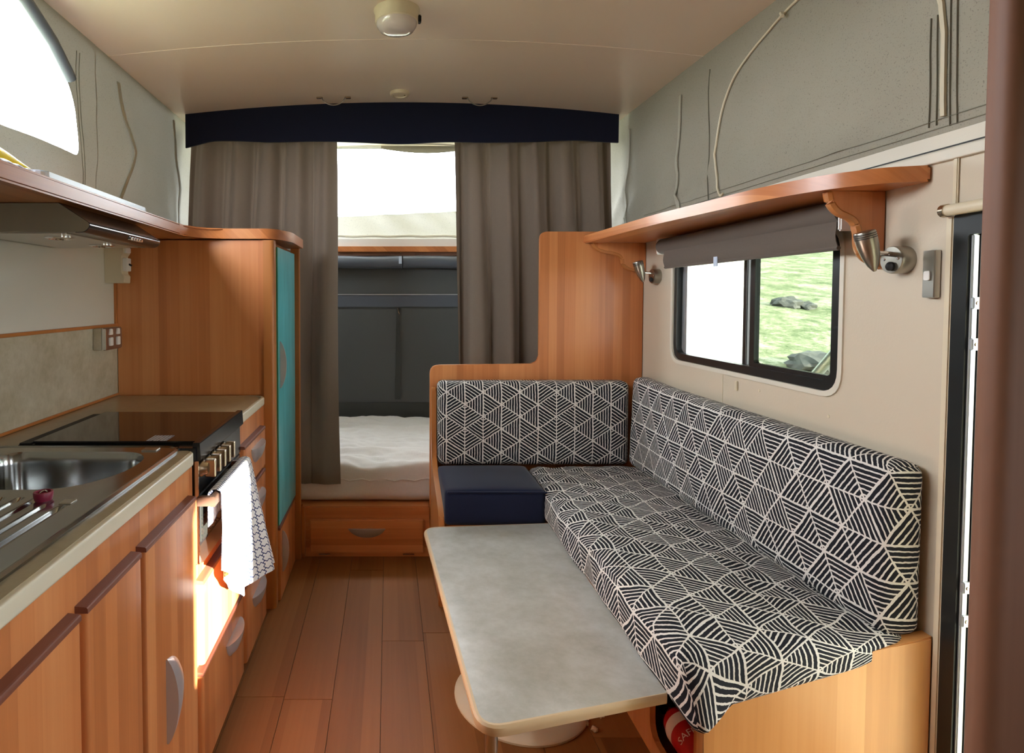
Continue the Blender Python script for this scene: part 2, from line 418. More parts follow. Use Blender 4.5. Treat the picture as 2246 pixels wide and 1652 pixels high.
def hole_panel(bm, axis, a0, a1, rect, hole, steps=4, disp=None):
    # a wall panel (p0,p1,q0,q1) with a closed outline cut out of it, a0..a1 thick; steps rings for folds
    p0, p1, q0, q1 = rect; cx = sum(h[0] for h in hole)/len(hole); cy = sum(h[1] for h in hole)/len(hole); outer = []
    for hx, hy in hole:
        dx, dy = hx-cx, hy-cy; t = 1e9
        if dx > 1e-9: t = min(t, (p1-cx)/dx)
        if dx < -1e-9: t = min(t, (p0-cx)/dx)
        if dy > 1e-9: t = min(t, (q1-cy)/dy)
        if dy < -1e-9: t = min(t, (q0-cy)/dy)
        outer.append([cx+dx*t, cy+dy*t])
    for c in ((p0, q0), (p0, q1), (p1, q0), (p1, q1)):
        k = min(range(len(outer)), key=lambda i: (outer[i][0]-c[0])**2+(outer[i][1]-c[1])**2); outer[k] = list(c)
    n = len(hole); R = []
    for side in ((a0,) if a0 == a1 else (a0, a1)):
        rings = []
        for s in range(steps+1):
            t = s/steps; ring = []
            for i in range(n):
                p = hole[i][0]*(1-t)+outer[i][0]*t; q = hole[i][1]*(1-t)+outer[i][1]*t
                d = disp(p, q) if disp else 0.0
                ring.append(bm.verts.new(AX(axis, side+d, p, q)))
            rings.append(ring)
        for A, C in zip(rings, rings[1:]):
            for i in range(n): bm.faces.new((A[i], A[(i+1) % n], C[(i+1) % n], C[i]))
        R.append(rings)
    for k in ((0, -1) if a0 != a1 else ()):
        for i in range(n): bm.faces.new((R[0][k][i], R[1][k][i], R[1][k][(i+1) % n], R[0][k][(i+1) % n]))
    return bm
def dense_loop(pts, d=0.05):
    out = []
    for i, p in enumerate(pts):
        q = pts[(i+1) % len(pts)]; L = math.hypot(q[0]-p[0], q[1]-p[1]); n = max(1, int(L/d))
        for k in range(n): out.append((p[0]+(q[0]-p[0])*k/n, p[1]+(q[1]-p[1])*k/n))
    return out
def moon(parent, c, along, bulge, out, L, W, d=0.018, mat=None, label='silver half-moon handle'):
    c, along, bulge, out = Vector(c), Vector(along), Vector(bulge), Vector(out); bm = B(); N, K = 16, 4; rows = []
    for i in range(N+1):
        s = -1 + 2*i/N; w = W*max(0.0, 1-abs(s)**2.2)**0.75 + 0.004
        dd = d*(0.16+0.84*max(0.0, 1-s*s)**0.8)
        rows.append([bm.verts.new(c + along*(s*L/2) + bulge*(w*k/K) + out*(dd*(0.25+0.75*math.cos(k/K*PI/2)) if k < K else 0.0)) for k in range(K+1)])
    base = [bm.verts.new(c + along*((-1+2*i/N)*L/2)) for i in range(N+1)]
    for i in range(N):
        for k in range(K): bm.faces.new((rows[i][k], rows[i+1][k], rows[i+1][k+1], rows[i][k+1]))
        bm.faces.new((base[i], base[i+1], rows[i+1][0], rows[i][0]))
    o = part('handle', bm, mat or M_HAND, parent, True); o['label'] = label; return o
def nz(x, y, z=0.0): return noise.noise(Vector((x, y, z)))
def dup(root, dx):
    r = root.copy(); COL.objects.link(r); r.location = Vector(root.location) + Vector(dx); ORG[r] = Vector(r.location)
    for ch in list(root.children):
        c = ch.copy(); COL.objects.link(c); c.parent = r; ORG[c] = ORG[r]
        for g in ch.children:
            d = g.copy(); COL.objects.link(d); d.parent = c; ORG[d] = ORG[r]
    return r

# ================================================================== THE SHELL
XL, XR, YR, YF = -1.13, 1.27, -1.2, 4.1
def ceil_z(x): return 2.345 - 0.068*((x-0.07)/1.2)**2
# floor: a sub-floor and the vinyl planks that lie on it
fl = struct('floor', bbox(XL, XR, YR, YF, -0.06, -0.004), M_RUBBER, 'brown oak plank flooring of the caravan', 'floor')
pw = 0.158; meshes = {}
i = 0; x = XL
while x < XR - 0.01:
    x1 = min(x+pw, XR); y = YR + random.uniform(-0.9, -0.1)
    while y < 3.0:
        y1 = y + 1.2; ya, yb = max(y, YR), min(y1, 3.0)
        if yb - ya > 0.05:
            bm = bbox(x+0.0006, x1-0.0006, ya+0.0006, yb-0.0006, -0.004, 0.0, 0.0008, 1)
            # shift grain per plank by building it at an offset and moving it back
            off = Vector((random.uniform(0, 3), random.uniform(0, 9), random.uniform(0, 2)))
            o = link_mesh('plank', bm, M_FLOOR, fl, False, ORG[fl] - off); o.location = -off
        y = y1
    x = x1
# ceiling: two domed skins meeting at a seam
def ceil_panel(y0, y1, name, parent):
    bm = B(); sheet(bm, lambda u, v: Vector((XL-0.03+(XR-XL+0.06)*u, y0+(y1-y0)*v, ceil_z(XL-0.03+(XR-XL+0.06)*u))), 24, 4)
    r = bmesh.ops.extrude_face_region(bm, geom=bm.faces[:]); 
    for v in [g for g in r['geom'] if isinstance(g, bmesh.types.BMVert)]: v.co.z += 0.03
    return part(name, bm, M_CEIL, parent, True)
bm = B(); sheet(bm, lambda u, v: Vector((XL-0.05+(XR-XL+0.1)*u, YR-0.05+(YF-YR+0.15)*v, ceil_z(XL-0.05+(XR-XL+0.1)*u)+0.03)), 20, 6)
r = bmesh.ops.extrude_face_region(bm, geom=bm.faces[:])
for v in [g for g in r['geom'] if isinstance(g, bmesh.types.BMVert)]: v.co.z += 0.04
ceil = struct('ceiling', bm, M_WALLW, 'cream domed pop-top ceiling with a cross seam', 'ceiling', True)
ceil_panel(YR-0.02, 2.425, 'ceiling_panel', ceil); ceil_panel(2.427, YF+0.04, 'ceiling_panel', ceil)
bm = B(); tube(bm, [(XL+(XR-XL)*k/20, 2.426, ceil_z(XL+(XR-XL)*k/20)+0.0006) for k in range(21)], 0.0024, 6)
part('seam_strip', bm, M_CEIL, ceil, True)

# left wall: white panel, lower lining
bm = bbox(XL-0.04, XL, YR, 2.95, 0, 1.66)
struct('wall_left', bm, M_WALLW, 'plain off-white wall above the kitchen splashback', 'wall')
bm = bbox(XL-0.04, XL, 2.95, YF, 0, 1.66); 
struct('wall_left_front', bm, M_GREYVINYL, 'grey lining of the bed bay behind the left curtain', 'wall')
bm = bbox(XL, XL+0.006, YR, 2.452, 0.905, 1.185)
sp = solo('splashback', bm, M_SPLASH, 'mottled stone-look splashback panel behind the stove and sink', 'splashback')
part('top_trim', prism(B(), rnd([(XL, 1.185), (XL+0.012, 1.185), (XL+0.012, 1.197), (XL, 1.197)], 0.003, 2), 'y', YR, 2.452), M_WEDGE, sp)
part('bottom_trim', bbox(XL, XL+0.010, YR, 2.452, 0.9, 0.909), M_WEDGE, sp)
bm = bbox(XL, XL+0.007, 2.44, 2.452, 1.197, 1.54); part('corner_bead', bm, M_WEDGE, sp)
# rear wall (behind the viewer) and far wall
struct('wall_rear', bbox(XL-0.05, XR+0.05, YR-0.04, YR, 0, 2.36), M_WALL, 'cream rear wall of the caravan', 'wall')
# far wall of the bed bay with its vinyl panels
bm = bbox(XL, XR, YF, YF+0.04, 0, 1.61)
wf = struct('wall_far', bm, M_GREYVINYL, 'dark grey vinyl lining beyond the bed', 'wall')
part('lower_band', bbox(XL, XR, YF-0.006, YF, 0.45, 0.578), M_GREYDARK, wf)
part('seam_strip', bbox(XL, XR, YF-0.004, YF, 1.235, 1.243), M_GREYDARK, wf)
part('upper_band', bbox(XL, XR, YF-0.003, YF, 1.243, 1.325), M_SLATE, wf)
part('metal_strip', bbox(XL, XR, YF-0.007, YF, 1.325, 1.331), M_ALU, wf)
part('centre_strap', prism(B(), [(0.045, 0.60), (0.085, 0.60), (0.075, 1.23), (0.055, 1.23)], 'y', YF-0.008, YF), M_GREYDARK, wf)
part('strap_hook', tube(B(), [(0.065, YF-0.008, 1.235), (0.068, YF-0.02, 1.21), (0.075, YF-0.02, 1.195), (0.07, YF-0.012, 1.187)], 0.004, 6), M_CHAMP, wf, True)
# wooden cap rail, aluminium sill and rolled cover
cr = thing('window_sill_rail', 'orange wooden rail under the bright front canvas window', 'rail', (0.07, YF-0.02, 1.60))
part('wood_cap', bbox(XL, XR, YF-0.05, YF+0.03, 1.617, 1.655, 0.004), M_WY, cr)
part('aluminium_channel', bbox(XL, XR, YF-0.02, YF+0.03, 1.655, 1.71, 0.003), M_WHITE, cr)
part('dark_strip', bbox(XL, XR, YF-0.03, YF+0.03, 1.593, 1.617), M_WDARK, cr)  # dark band just below the wood cap
part('rail_pin', lathe(B(), [(0.006, 0), (0.006, 0.02), (0.003, 0.024)], (0.083, YF-0.03, 1.612), (0, -1, 0), 10), M_CHROME, cr, True)
rc = thing('rolled_cover', 'slate blue rolled vinyl cover below the wooden rail', 'cover', (0.07, YF-0.05, 1.5))
for xa, xb in ((XL+0.01, 0.093), (0.098, XR-0.01)):
    bm = B(); tube(bm, [(xa+(xb-xa)*k/10, YF-0.046+0.003*math.sin(k*1.7), 1.548+0.003*math.sin(k*1.3)) for k in range(11)], 0.043, 14); part('roll', bm, M_SLATE, rc, True)
part('clear_strap', bbox(0.07, 0.09, YF-0.093, YF-0.088, 1.535, 1.585), M_PALEBLUE, rc)
# right wall: window panel, strip above / below the doorway
win = rnd([(1.665, 1.03), (2.645, 1.03), (2.645, 1.50), (1.665, 1.50)], 0.07, 6)
DY0, DY1, DZ0, DZ1 = 0.60, 1.322, 0.02, 1.475
bm = B(); hole_panel(bm, 'x', XR, XR+0.045, (DY1+0.02, 2.97, 0, 1.625), dense_loop(win, 0.06), 1)
box(bm, XR, XR+0.045, DY0-0.02, DY1+0.02, DZ1+0.02, 1.625)
win_added = rnd([(-0.88, 1.00), (-0.375, 1.00), (-0.375, 1.50), (-0.88, 1.50)], 0.05, 4)  # added opening, placed to throw the sun patch on the oven side
hole_panel(bm, 'x', XR, XR+0.045, (YR, DY0-0.02, 0, 1.625), dense_loop(win_added, 0.06), 1)
wr = struct('wall_right', bm, M_WALL, 'cream textured side wall around the window and doorway', 'wall')
for (y, z) in ((1.43, 1.607), (1.30, 1.615), (1.70, 0.96), (2.02, 0.985), (1.345, 0.80), (1.353, 0.36), (1.35, 1.13)):
    part('screw', lathe(B(), [(0.0055, 0), (0.005, 0.0012), (0.002, 0.0016)], (XR, y, z), (-1, 0, 0), 10), M_CREAM, wr, True)
part('wire_cover', bbox(XR-0.006, XR, 1.327, 1.339, 1.50, 1.62, 0.002), M_CREAM, wr)
part('wall_joint', bbox(XR-0.0015, XR, 2.24, 2.2425, 0.90, 1.01), M_CREAM, wr)
part('cable_clip', bbox(XR-0.006, XR, 2.142, 2.157, 0.965, 1.0, 0.002), M_CREAM, wr)
struct('wall_right_front', bbox(XR, XR+0.04, 2.97, YF, 0, 1.66), M_GREYVINYL, 'grey lining of the bed bay behind the right curtain', 'wall')
# aluminium rails on top of the right wall
t1 = struct('trim_1', prism(B(), rnd([(XR-0.012, 1.612), (XR+0.05, 1.612), (XR+0.05, 1.68), (XR+0.0, 1.68), (XR-0.004, 1.642), (XR-0.012, 1.636)], 0.003, 2), 'y', YR, 2.97), M_WALLW, 'pale moulded rail between the canvas and the cream wall', 'rail')
part('gasket', bbox(XR-0.0075, XR, YR, 2.97, 1.6405, 1.6435), M_RUBBER, t1)
# ------------------------------------------------------------------ canvas skirts of the pop-top
CZ0 = 1.655
def lfold(p, q):
    e = min(1.0, max(0.0, (q-CZ0)/0.1))*min(1.0, max(0.0, (2.27-q)/0.1))
    return e*(0.022*nz(p*2.2, q*3.0, 1.0)+0.010*nz(p*6, q*6, 2.0)) + 0.03*e*math.exp(-((p-2.58-(q-1.95)*0.12)/0.1)**2)*math.exp(-((q-1.9)/0.2)**2)
cl = thing('canvas_skirt', 'grey canvas skirt with the blown-out window above the kitchen shelf', 'canvas', (XL, 1.4, CZ0))
lw = [(0.75, 1.80), (2.165, 1.815), (2.172, 1.88), (2.165, 1.98), (2.12, 2.06), (2.02, 2.135), (1.86, 2.205), (1.74, 2.235), (1.0, 2.24), (0.80, 2.16), (0.75, 2.0)]
bm = B(); hole_panel(bm, 'x', XL, XL, (0.55, 2.32, CZ0, 2.29), dense_loop(rnd(lw, 0.03, 3), 0.05), 6, lfold)
for ya, yb in ((YR, 0.58), (2.314, 3.46)):
    sheet(bm, lambda u, v: Vector((XL-0.001+lfold(ya+(yb-ya)*u, CZ0+(2.29-CZ0)*v), ya+(yb-ya)*u, CZ0+(2.29-CZ0)*v)), 30, 16)
part('canvas', bm, M_CANV, cl, True)
bm = B(); hole_panel(bm, 'x', XL, XL, (3.45, YF, CZ0, 2.29), dense_loop(rnd([(3.52, 1.74), (4.03, 1.74), (4.03, 2.22), (3.52, 2.22)], 0.06, 4), 0.06), 2)
part('front_side_canvas', bm, M_CANV, cl, True)
bm = B(); pts = [(XL+0.012+lfold(p, q), p, q) for p, q in [(2.12, 2.075), (2.0, 2.155), (1.85, 2.22), (1.7, 2.25), (1.3, 2.256), (0.9, 2.24)]]
tube(bm, pts, 0.02, 10); part('rolled_flap', bm, M_SLATE, cl, True)
def strip(path, wid, mat, name, parent, X, sgn, fold, off=0.004, mat2=None):
    bm = B(); P3 = []
    for a, b in zip(path, path[1:]):
        for k in range(6): P3.append((a[0]+(b[0]-a[0])*k/6, a[1]+(b[1]-a[1])*k/6))
    P3.append(path[-1]); rows = []
    for p, q in P3: rows.append([bm.verts.new((X+sgn*(off+d)+fold(p+w, q), p+w, q)) for w, d in ((-wid/2, -0.003), (-wid/2, 0.001), (wid/2, 0.001), (wid/2, -0.003))])
    for a, b in zip(rows, rows[1:]):
        for k in range(3): bm.faces.new((a[k], a[k+1], b[k+1], b[k]))
    return part(name, bm, mat, parent, False)
strip([(2.485, 2.195), (2.52, 2.05), (2.575, 1.93), (2.555, 1.85), (2.51, 1.72)], 0.018, M_TAPE, 'seam_tape', cl, XL, 1, lfold, 0.006)
strip([(3.13, 2.23), (3.15, 2.05), (3.20, 1.88), (3.19, 1.70)], 0.022, M_TAPE, 'seam_tape', cl, XL, 1, lfold, 0.012)
strip([(2.185, 2.20), (2.19, 1.82), (2.20, 1.70)], 0.0015, M_STITCH, 'stitching', cl, XL, 1, lfold, 0.001)
strip([(2.205, 2.20), (2.21, 1.82), (2.215, 1.70)], 0.0015, M_STITCH, 'stitching', cl, XL, 1, lfold, 0.001)
def rfold(p, q):
    e = min(1.0, max(0.0, (q-1.68)/0.07))*min(1.0, max(0.0, (2.27-q)/0.1)); lowb = max(0.0, 1-(q-1.68)/0.30)*max(0.0, min(1.0, 0.5+1.6*nz(p*1.3, 3.1)))
    return -e*(0.020*nz(p*1.8, q*2.5, 5.0)+0.012*nz(p*5, q*4, 7.0)+0.030*lowb*nz(p*6+q*5, q*4, 9.0)+0.022*lowb*(1-abs(math.sin(p*13+q*16+2.5*nz(p*2, q*2, 4.4))))**2) 
crr = thing('canvas_skirt', 'olive grey canvas skirt with a zipped flap above the right shelf', 'canvas', (XR, 1.4, CZ0))
bm = B(); sheet(bm, lambda u, v: Vector((XR+rfold(YR+(3.45-YR)*u, 1.675+(2.29-1.675)*v), YR+(3.45-YR)*u, 1.675+(2.29-1.675)*v)), 150, 26)
part('canvas', bm, M_CANV, crr, True)
bm = B(); hole_panel(bm, 'x', XR, XR, (3.45, YF, 1.655, 2.29), dense_loop(rnd([(3.52, 1.74), (4.03, 1.74), (4.03, 2.22), (3.52, 2.22)], 0.06, 4), 0.06), 2)
part('front_side_canvas', bm, M_CANV, crr, True)
def zipc(path, r=0.0045, name='zip'):
    bm = B(); P3 = []
    for a, b in zip(path, path[1:]):
        for k in range(5): P3.append((a[0]+(b[0]-a[0])*k/5, a[1]+(b[1]-a[1])*k/5))
    P3.append(path[-1]); tube(bm, [(XR-0.005+rfold(p, q), p, q) for p, q in P3], r, 6); return part(name, bm, M_ZIP, crr, True)
zipc(rnd([(2.278, 1.66+0.02), (2.285, 1.74), (2.295, 1.80), (2.31, 1.90), (2.27, 2.02), (2.20, 2.10), (2.08, 2.165), (1.92, 2.215), (1.75, 2.245), (1.5, 2.25)], 0.05, 3))
zipc([(1.365, 1.715), (1.365, 1.80), (1.362, 1.90), (1.37, 1.97), (1.395, 2.05), (1.43, 2.12)], 0.006)
for pa, pb in (((1.93, 2.213), (1.91, 2.195)), ((1.80, 2.236), (1.80, 2.21))):
    part('zip_puller', tube(B(), [(XR-0.012+rfold(*pa), *pa), (XR-0.02+rfold(*pa), *pb)], 0.006, 6), M_ZIP, crr, True)
strip([(2.57, 2.17), (2.60, 2.0), (2.63, 1.88), (2.60, 1.69)], 0.02, M_TAPE, 'seam_tape', crr, XR, -1, rfold, 0.006)
strip([(3.15, 2.19), (3.17, 2.0), (3.20, 1.88), (3.17, 1.70)], 0.02, M_TAPE, 'seam_tape', crr, XR, -1, rfold, 0.006)
for pth in ([(2.36, 2.20), (2.365, 1.69)], [(1.335, 1.69), (1.33, 2.2)], [(1.352, 1.69), (1.345, 2.2)], [(1.385, 1.70), (1.382, 1.95)], [(1.405, 1.70), (1.40, 1.95)]):
    strip(pth, 0.0012, M_STITCH, 'stitching', crr, XR, -1, rfold, 0.0035)
bm = B(); 
for q in (1.692, 1.712): tube(bm, [(XR-0.002+rfold(1.2+1.75*k/40, q), 1.2+1.75*k/40, q) for k in range(41)], 0.0012, 4)
part('hem_stitching', bm, M_STITCH, crr)
# front canvas with its big clear window
cf = thing('canvas_skirt', 'white-lit front canvas with a large clear window behind the curtains', 'canvas', (0.07, YF, 1.71))
fw = rnd([(-0.95, 1.835), (1.10, 1.93), (1.10, 2.325), (-0.95, 2.325)], 0.06, 5)
bm = B(); hole_panel(bm, 'y', YF, YF, (XL, XR, 1.705, 2.36), dense_loop(fw, 0.05), 6, lambda p, q: 0.035*nz(p*7+q*9, q*3, 3.3)*min(1, max(0, (q-1.72)/0.05))*(1 if q < 1.9 else 0))
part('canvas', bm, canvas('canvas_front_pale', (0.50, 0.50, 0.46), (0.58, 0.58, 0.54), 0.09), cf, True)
bm = B(); prism(bm, fw, 'y', YF+0.008, YF+0.010); part('clear_window', bm, M_PVC, cf)
part('roof_rail', bbox(XL, XR, YF-0.02, YF+0.03, 2.335, 2.40, 0.004), M_WHITE, cf)
bm = B(); sheet(bm, lambda u, v: Vector((-0.05+0.62*u, YF-0.03-0.02*math.sin(PI*u)*v, 2.338-v*(0.02+0.035*math.sin(PI*u)))), 16, 4); part('loose_flap', bm, M_CANV, cf, True)
bm = B(); tube(bm, [(XL+(XR-XL)*k/30, YF-0.004, 1.728+0.003*math.sin(k*2.1)) for k in range(31)], 0.008, 8); part('hem_welt', bm, M_WALLW, cf, True)

# ================================================================== WINDOW and DOOR
w1 = struct('window_1', hole_panel(B(), 'x', XR-0.004, XR+0.06, (0, 0, 0, 0), [(0, 0)], 1) if False else B(), M_BFRAME, 'black framed sliding window above the patterned sofa', 'window') if False else None
def ring_prism(bm, axis, a0, a1, inner, outer):
    n = len(inner); L = []
    for a in (a0, a1):
        L.append(([bm.verts.new(AX(axis, a, *p)) for p in inner], [bm.verts.new(AX(axis, a, *p)) for p in outer]))
    for i in range(n):
        j = (i+1) % n
        for s in (0, 1): bm.faces.new((L[s][0][i], L[s][0][j], L[s][1][j], L[s][1][i]))
        for k in (0, 1): bm.faces.new((L[0][k][i], L[0][k][j], L[1][k][j], L[1][k][i]))
    return bm
def rr(y0, y1, z0, z1, r, s=6): return rnd([(y0, z0), (y1, z0), (y1, z1), (y0, z1)], r, s)
bm = B(); ring_prism(bm, 'x', XR+0.004, XR+0.05, rr(1.70, 2.622, 1.06, 1.475, 0.045), rr(1.666, 2.644, 1.031, 1.499, 0.068))
w1 = struct('window_1', bm, M_BFRAME, 'black framed sliding window above the patterned sofa', 'window')
bm = B(); ring_prism(bm, 'x', XR-0.005, XR+0.012, rr(1.6655, 2.6445, 1.0305, 1.4995, 0.068), rr(1.650, 2.660, 1.015, 1.515, 0.08))
part('inner_trim', bm, M_WALLW, w1)
part('fixed_mullion', bbox(XR+0.030, XR+0.045, 2.150, 2.175, 1.045, 1.49, 0.003), M_BFRAME, w1)
sa = part('sliding_sash', ring_prism(B(), 'x', XR+0.012, XR+0.030, rr(1.715, 2.075, 1.075, 1.46, 0.01, 2), rr(1.70, 2.102, 1.058, 1.478, 0.01, 2)), M_BFRAME, w1)
part('pane', bbox(XR+0.019, XR+0.023, 1.712, 2.08, 1.07, 1.465), M_GLASS, sa)
part('screen_pane', bbox(XR+0.034, XR+0.037, 2.17, 2.60, 1.055, 1.48), M_MESH, w1)
part('screen_edge', bbox(XR+0.028, XR+0.034, 2.578, 2.618, 1.06, 1.48), M_ALU, w1)
part('window_latch', bbox(XR-0.004, XR+0.012, 1.664, 1.69, 1.13, 1.22, 0.003), M_BFRAME, w1)

w2 = struct('window_added', ring_prism(B(), 'x', XR+0.004, XR+0.05, rr(-0.868, -0.387, 1.012, 1.488, 0.04), rr(-0.88, -0.375, 1.00, 1.50, 0.05)), M_BFRAME, 'small black framed window added behind the viewer to admit sun', 'window')  # unseen window, added so direct sun reaches the kitchen fronts
d1 = struct('door_1', ring_prism(B(), 'x', XR-0.004, XR+0.018, rr(DY0+0.03, DY1-0.022, DZ0, DZ1-0.035, 0.004, 1), rr(DY0-0.02, DY1+0.012, DZ0-0.02, DZ1+0.012, 0.004, 1)), M_BFRAME, 'black aluminium door frame beside the brown partition', 'door frame')
part('inner_channel', bbox(XR+0.002, XR+0.016, DY1-0.029, DY1-0.022, DZ0, DZ1-0.035, 0.002), M_ALU, d1)
part('outer_channel', bbox(XR+0.016, XR+0.021, DY1-0.031, DY1-0.022, DZ0, DZ1-0.035), M_BFRAME, d1)
for z in (1.29, 1.20, 0.66, 0.585):
    hp = part('hinge_plate', bbox(XR, XR+0.018, DY1-0.036, DY1-0.027, z-0.013, z+0.013, 0.002), M_ALU, d1)
    part('plate_screw', lathe(B(), [(0.005, 0), (0.004, 0.0015)], (XR+0.009, DY1-0.036, z), (0, -1, 0), 8), M_CHROME, hp)
part('cream_seal', bbox(XR-0.006, XR, DY1+0.012, DY1+0.03, 0.0, DZ1+0.012, 0.003), M_CREAM, d1)
part('threshold', bbox(XR-0.01, XR+0.06, DY0-0.02, DY1+0.012, 0.0, 0.02, 0.003), M_ALU, d1)
dl = thing('added_door_leaf', 'pale unseen door leaf added outside the doorway to block sun', 'door', (1.65, 0.575, 0.02))
part('leaf', bbox(1.335, 2.03, 0.555, 0.59, 0.02, 1.60, 0.006), M_WALLW, dl)  # unseen leaf, added to stop sun entering by the doorway
part('handle', bbox(1.93, 1.98, 0.535, 0.556, 0.72, 0.86, 0.006), M_BFRAME, dl)
db = thing('door_blind_roller', 'thin cream roller tube mounted above the doorway', 'roller', (XR-0.02, 1.0, 1.485))
part('tube', tube(B(), [(XR-0.018, 0.62, 1.505), (XR-0.018, 1.335, 1.497)], 0.013, 12), M_CREAM, db, True)
part('end_cap', lathe(B(), [(0.015, 0), (0.015, 0.012), (0.006, 0.013)], (XR-0.018, 1.333, 1.497), (0, 1, 0), 12), M_CHAMP, db, True)

# tall panel at the right edge
bm = prism(B(), rnd([(0.566, 0.545), (1.268, 0.545), (1.268, 0.575), (0.566, 0.575)], [0.014, 0, 0, 0.014], 4), 'z', 0.0, 2.27)
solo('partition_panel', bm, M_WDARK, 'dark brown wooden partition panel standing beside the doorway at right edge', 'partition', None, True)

# ================================================================== KITCHEN, left
XC = -0.515                    # carcass front
def front_door(parent, y0, y1, z0, z1, handle=None, x0=XC, th=0.022, mat=None, edge=None):
    zt = z1 - 0.012
    d = part('door', prism(B(), rnd([(x0, y0), (x0+th, y0), (x0+th, y1), (x0, y1)], [0, 0.012, 0.012, 0], 4), 'z', z0, zt), mat or M_WV, parent, True)
    prof = rnd([(x0, zt), (x0+th, zt), (x0+th, z1-0.002), (x0, z1)], [0, 0, 0.008, 0], 3)
    part('top_edging', prism(B(), prof, 'y', y0, y1), edge or M_PULL, d)
    if handle: moon(d, *handle)
    return d
XD = XC + 0.022
kb = thing('sink_cabinet', 'orange wood kitchen base cabinet under the stainless sink', 'cabinet', (-0.8, 0.95, 0))
part('carcass', bbox(XL+0.008, XC, 0.30, 1.540, 0.0, 0.735), M_WV, kb)
part('fascia', bbox(XC-0.018, XC, 0.30, 1.540, 0.735, 0.864), M_WV, kb)
for y0, y1 in ((0.30, 0.60), (0.62, 0.935), (0.955, 1.168)): front_door(kb, y0, y1, 0.03, 0.795)
front_door(kb, 1.19, 1.505, 0.03, 0.795, ((XD, 1.285, 0.404), (0, 0, 1), (0, 1, 0), (1, 0, 0), 0.19, 0.090, 0.028))
# stove base: cupboard below the oven and a wide drawer
sb = thing('oven_cabinet', 'wood cabinet with cupboard and wide drawer below the oven', 'cabinet', (-0.8, 1.77, 0))
part('carcass', bbox(XL+0.008, XC, 1.542, 2.006, 0.0, 0.590), M_WV, sb)
front_door(sb, 1.555, 1.985, 0.318, 0.548)
front_door(sb, 1.545, 1.985, 0.03, 0.304, ((XD, 1.85, 0.243), (0, 1, 0), (0, 0, -1), (1, 0, 0), 0.17, 0.062, 0.030))
# narrow drawers
nd = thing('drawer_cabinet', 'narrow wood drawer unit between the oven and tall cupboard', 'cabinet', (-0.8, 2.22, 0))
part('carcass', bbox(XL+0.008, XC, 2.008, 2.438, 0.0, 0.864), M_WV, nd)
for z0, z1, zh in ((0.638, 0.792, 0.757), (0.318, 0.622, 0.566), (0.03, 0.304, 0.215)):
    front_door(nd, 2.02, 2.36, z0, z1, ((XD, 2.20, zh), (0, 1, 0), (0, 0, -1), (1, 0, 0), 0.18, 0.062, 0.030))
# worktop: slabs round the sink and the stove
WF = -0.517
bm = B(); ZA, ZB, CXI = 0.866, 0.899, -0.562
prism(bm, rnd([(CXI, 0.28), (WF, 0.28), (WF, 1.550), (CXI, 1.550)], [0, 0, 0.035, 0], 6), 'z', ZA, ZB)
for x0, x1, y0, y1 in ((XL+0.010, -1.046, 0.28, 2.438), (-1.046, CXI, 0.28, 0.512), (-1.046, CXI, 1.563, 1.590), (-1.046, -1.012, 1.590, 2.025)): box(bm, x0, x1, y0, y1, ZA, ZB)
prism(bm, rnd([(-1.046, 2.025), (WF, 2.025), (WF, 2.438), (-1.046, 2.438)], [0, 0.03, 0.10, 0], 6), 'z', ZA, ZB)
wt = solo('worktop', bm, M_TOP, 'olive stone-look worktop with cream rounded edge round the stove', 'worktop')
e1 = rnd([(WF, 0.28), (WF, 1.550), (-0.60, 1.550)], [0, 0.045, 0], 6)
def edge_band(path):
    bm = B(); prof = rnd([(0, 0.8665), (0.012, 0.8665), (0.012, 0.8985), (0, 0.8985)], [0, 0.011, 0.011, 0], 4); rows = []
    for i, p in enumerate(path):
        a = Vector(path[max(i-1, 0)]); b = Vector(path[min(i+1, len(path)-1)]); d = (b-a).normalized(); nrm = Vector((d.y, -d.x))
        rows.append([bm.verts.new((p[0]+nrm.x*o, p[1]+nrm.y*o, z)) for o, z in prof])
    n = len(prof)
    for a, b in zip(rows, rows[1:]):
        for k in range(n): bm.faces.new((a[k], a[(k+1) % n], b[(k+1) % n], b[k]))
    bm.faces.new(rows[0]); bm.faces.new(rows[-1][::-1]); return bm
part('front_edging', edge_band(e1), M_TOPEDGE, wt, True)
part('far_edging', edge_band(rnd([(-0.56, 2.025), (WF, 2.025), (WF, 2.438), (-0.62, 2.438)], [0, 0.03, 0.10, 0], 6)), M_TOPEDGE, wt, True)

# sink: pressed steel top with bowl and drainer
sk = thing('kitchen_sink', 'stainless steel sink with bowl and grooved drainer in worktop', 'sink', (-0.8, 1.0, 0.899))
SX0, SX1, SY0, SY1, SZ, SYM = -1.06, -0.548, 0.50, 1.575, 0.905, 1.165
bowl = rnd([(-0.985, 1.212), (-0.67, 1.212), (-0.598, 1.33), (-0.600, 1.455), (-0.645, 1.515), (-0.985, 1.515)], [0.06, 0.09, 0.08, 0.05, 0.04, 0.06], 7)
bm = B(); hole_panel(bm, 'z', SZ-0.003, SZ, (SX0+0.008, SX1-0.008, SYM, SY1-0.008), dense_loop(bowl, 0.03), 2)
def drain(u, v):
    x = SX0+0.008+(SX1-SX0-0.016)*u; y = SY0+0.008+(SYM-SY0-0.008)*v; g = 0.0
    for k in range(10):
        xc = -0.622-0.036*k; ye = 1.10+0.028*min(k, 2)
        if 0.55 < y < ye: g = max(g, math.exp(-((x-xc)/0.0062)**4))
    return Vector((x, y, SZ - 0.008*g))
sheet(bm, drain, 260, 50)
part('sink_deck', bm, M_SINK, sk, True)
rim = rnd([(SX0, SY0), (SX1, SY0), (SX1, SY1), (SX0, SY1)], 0.055, 6)
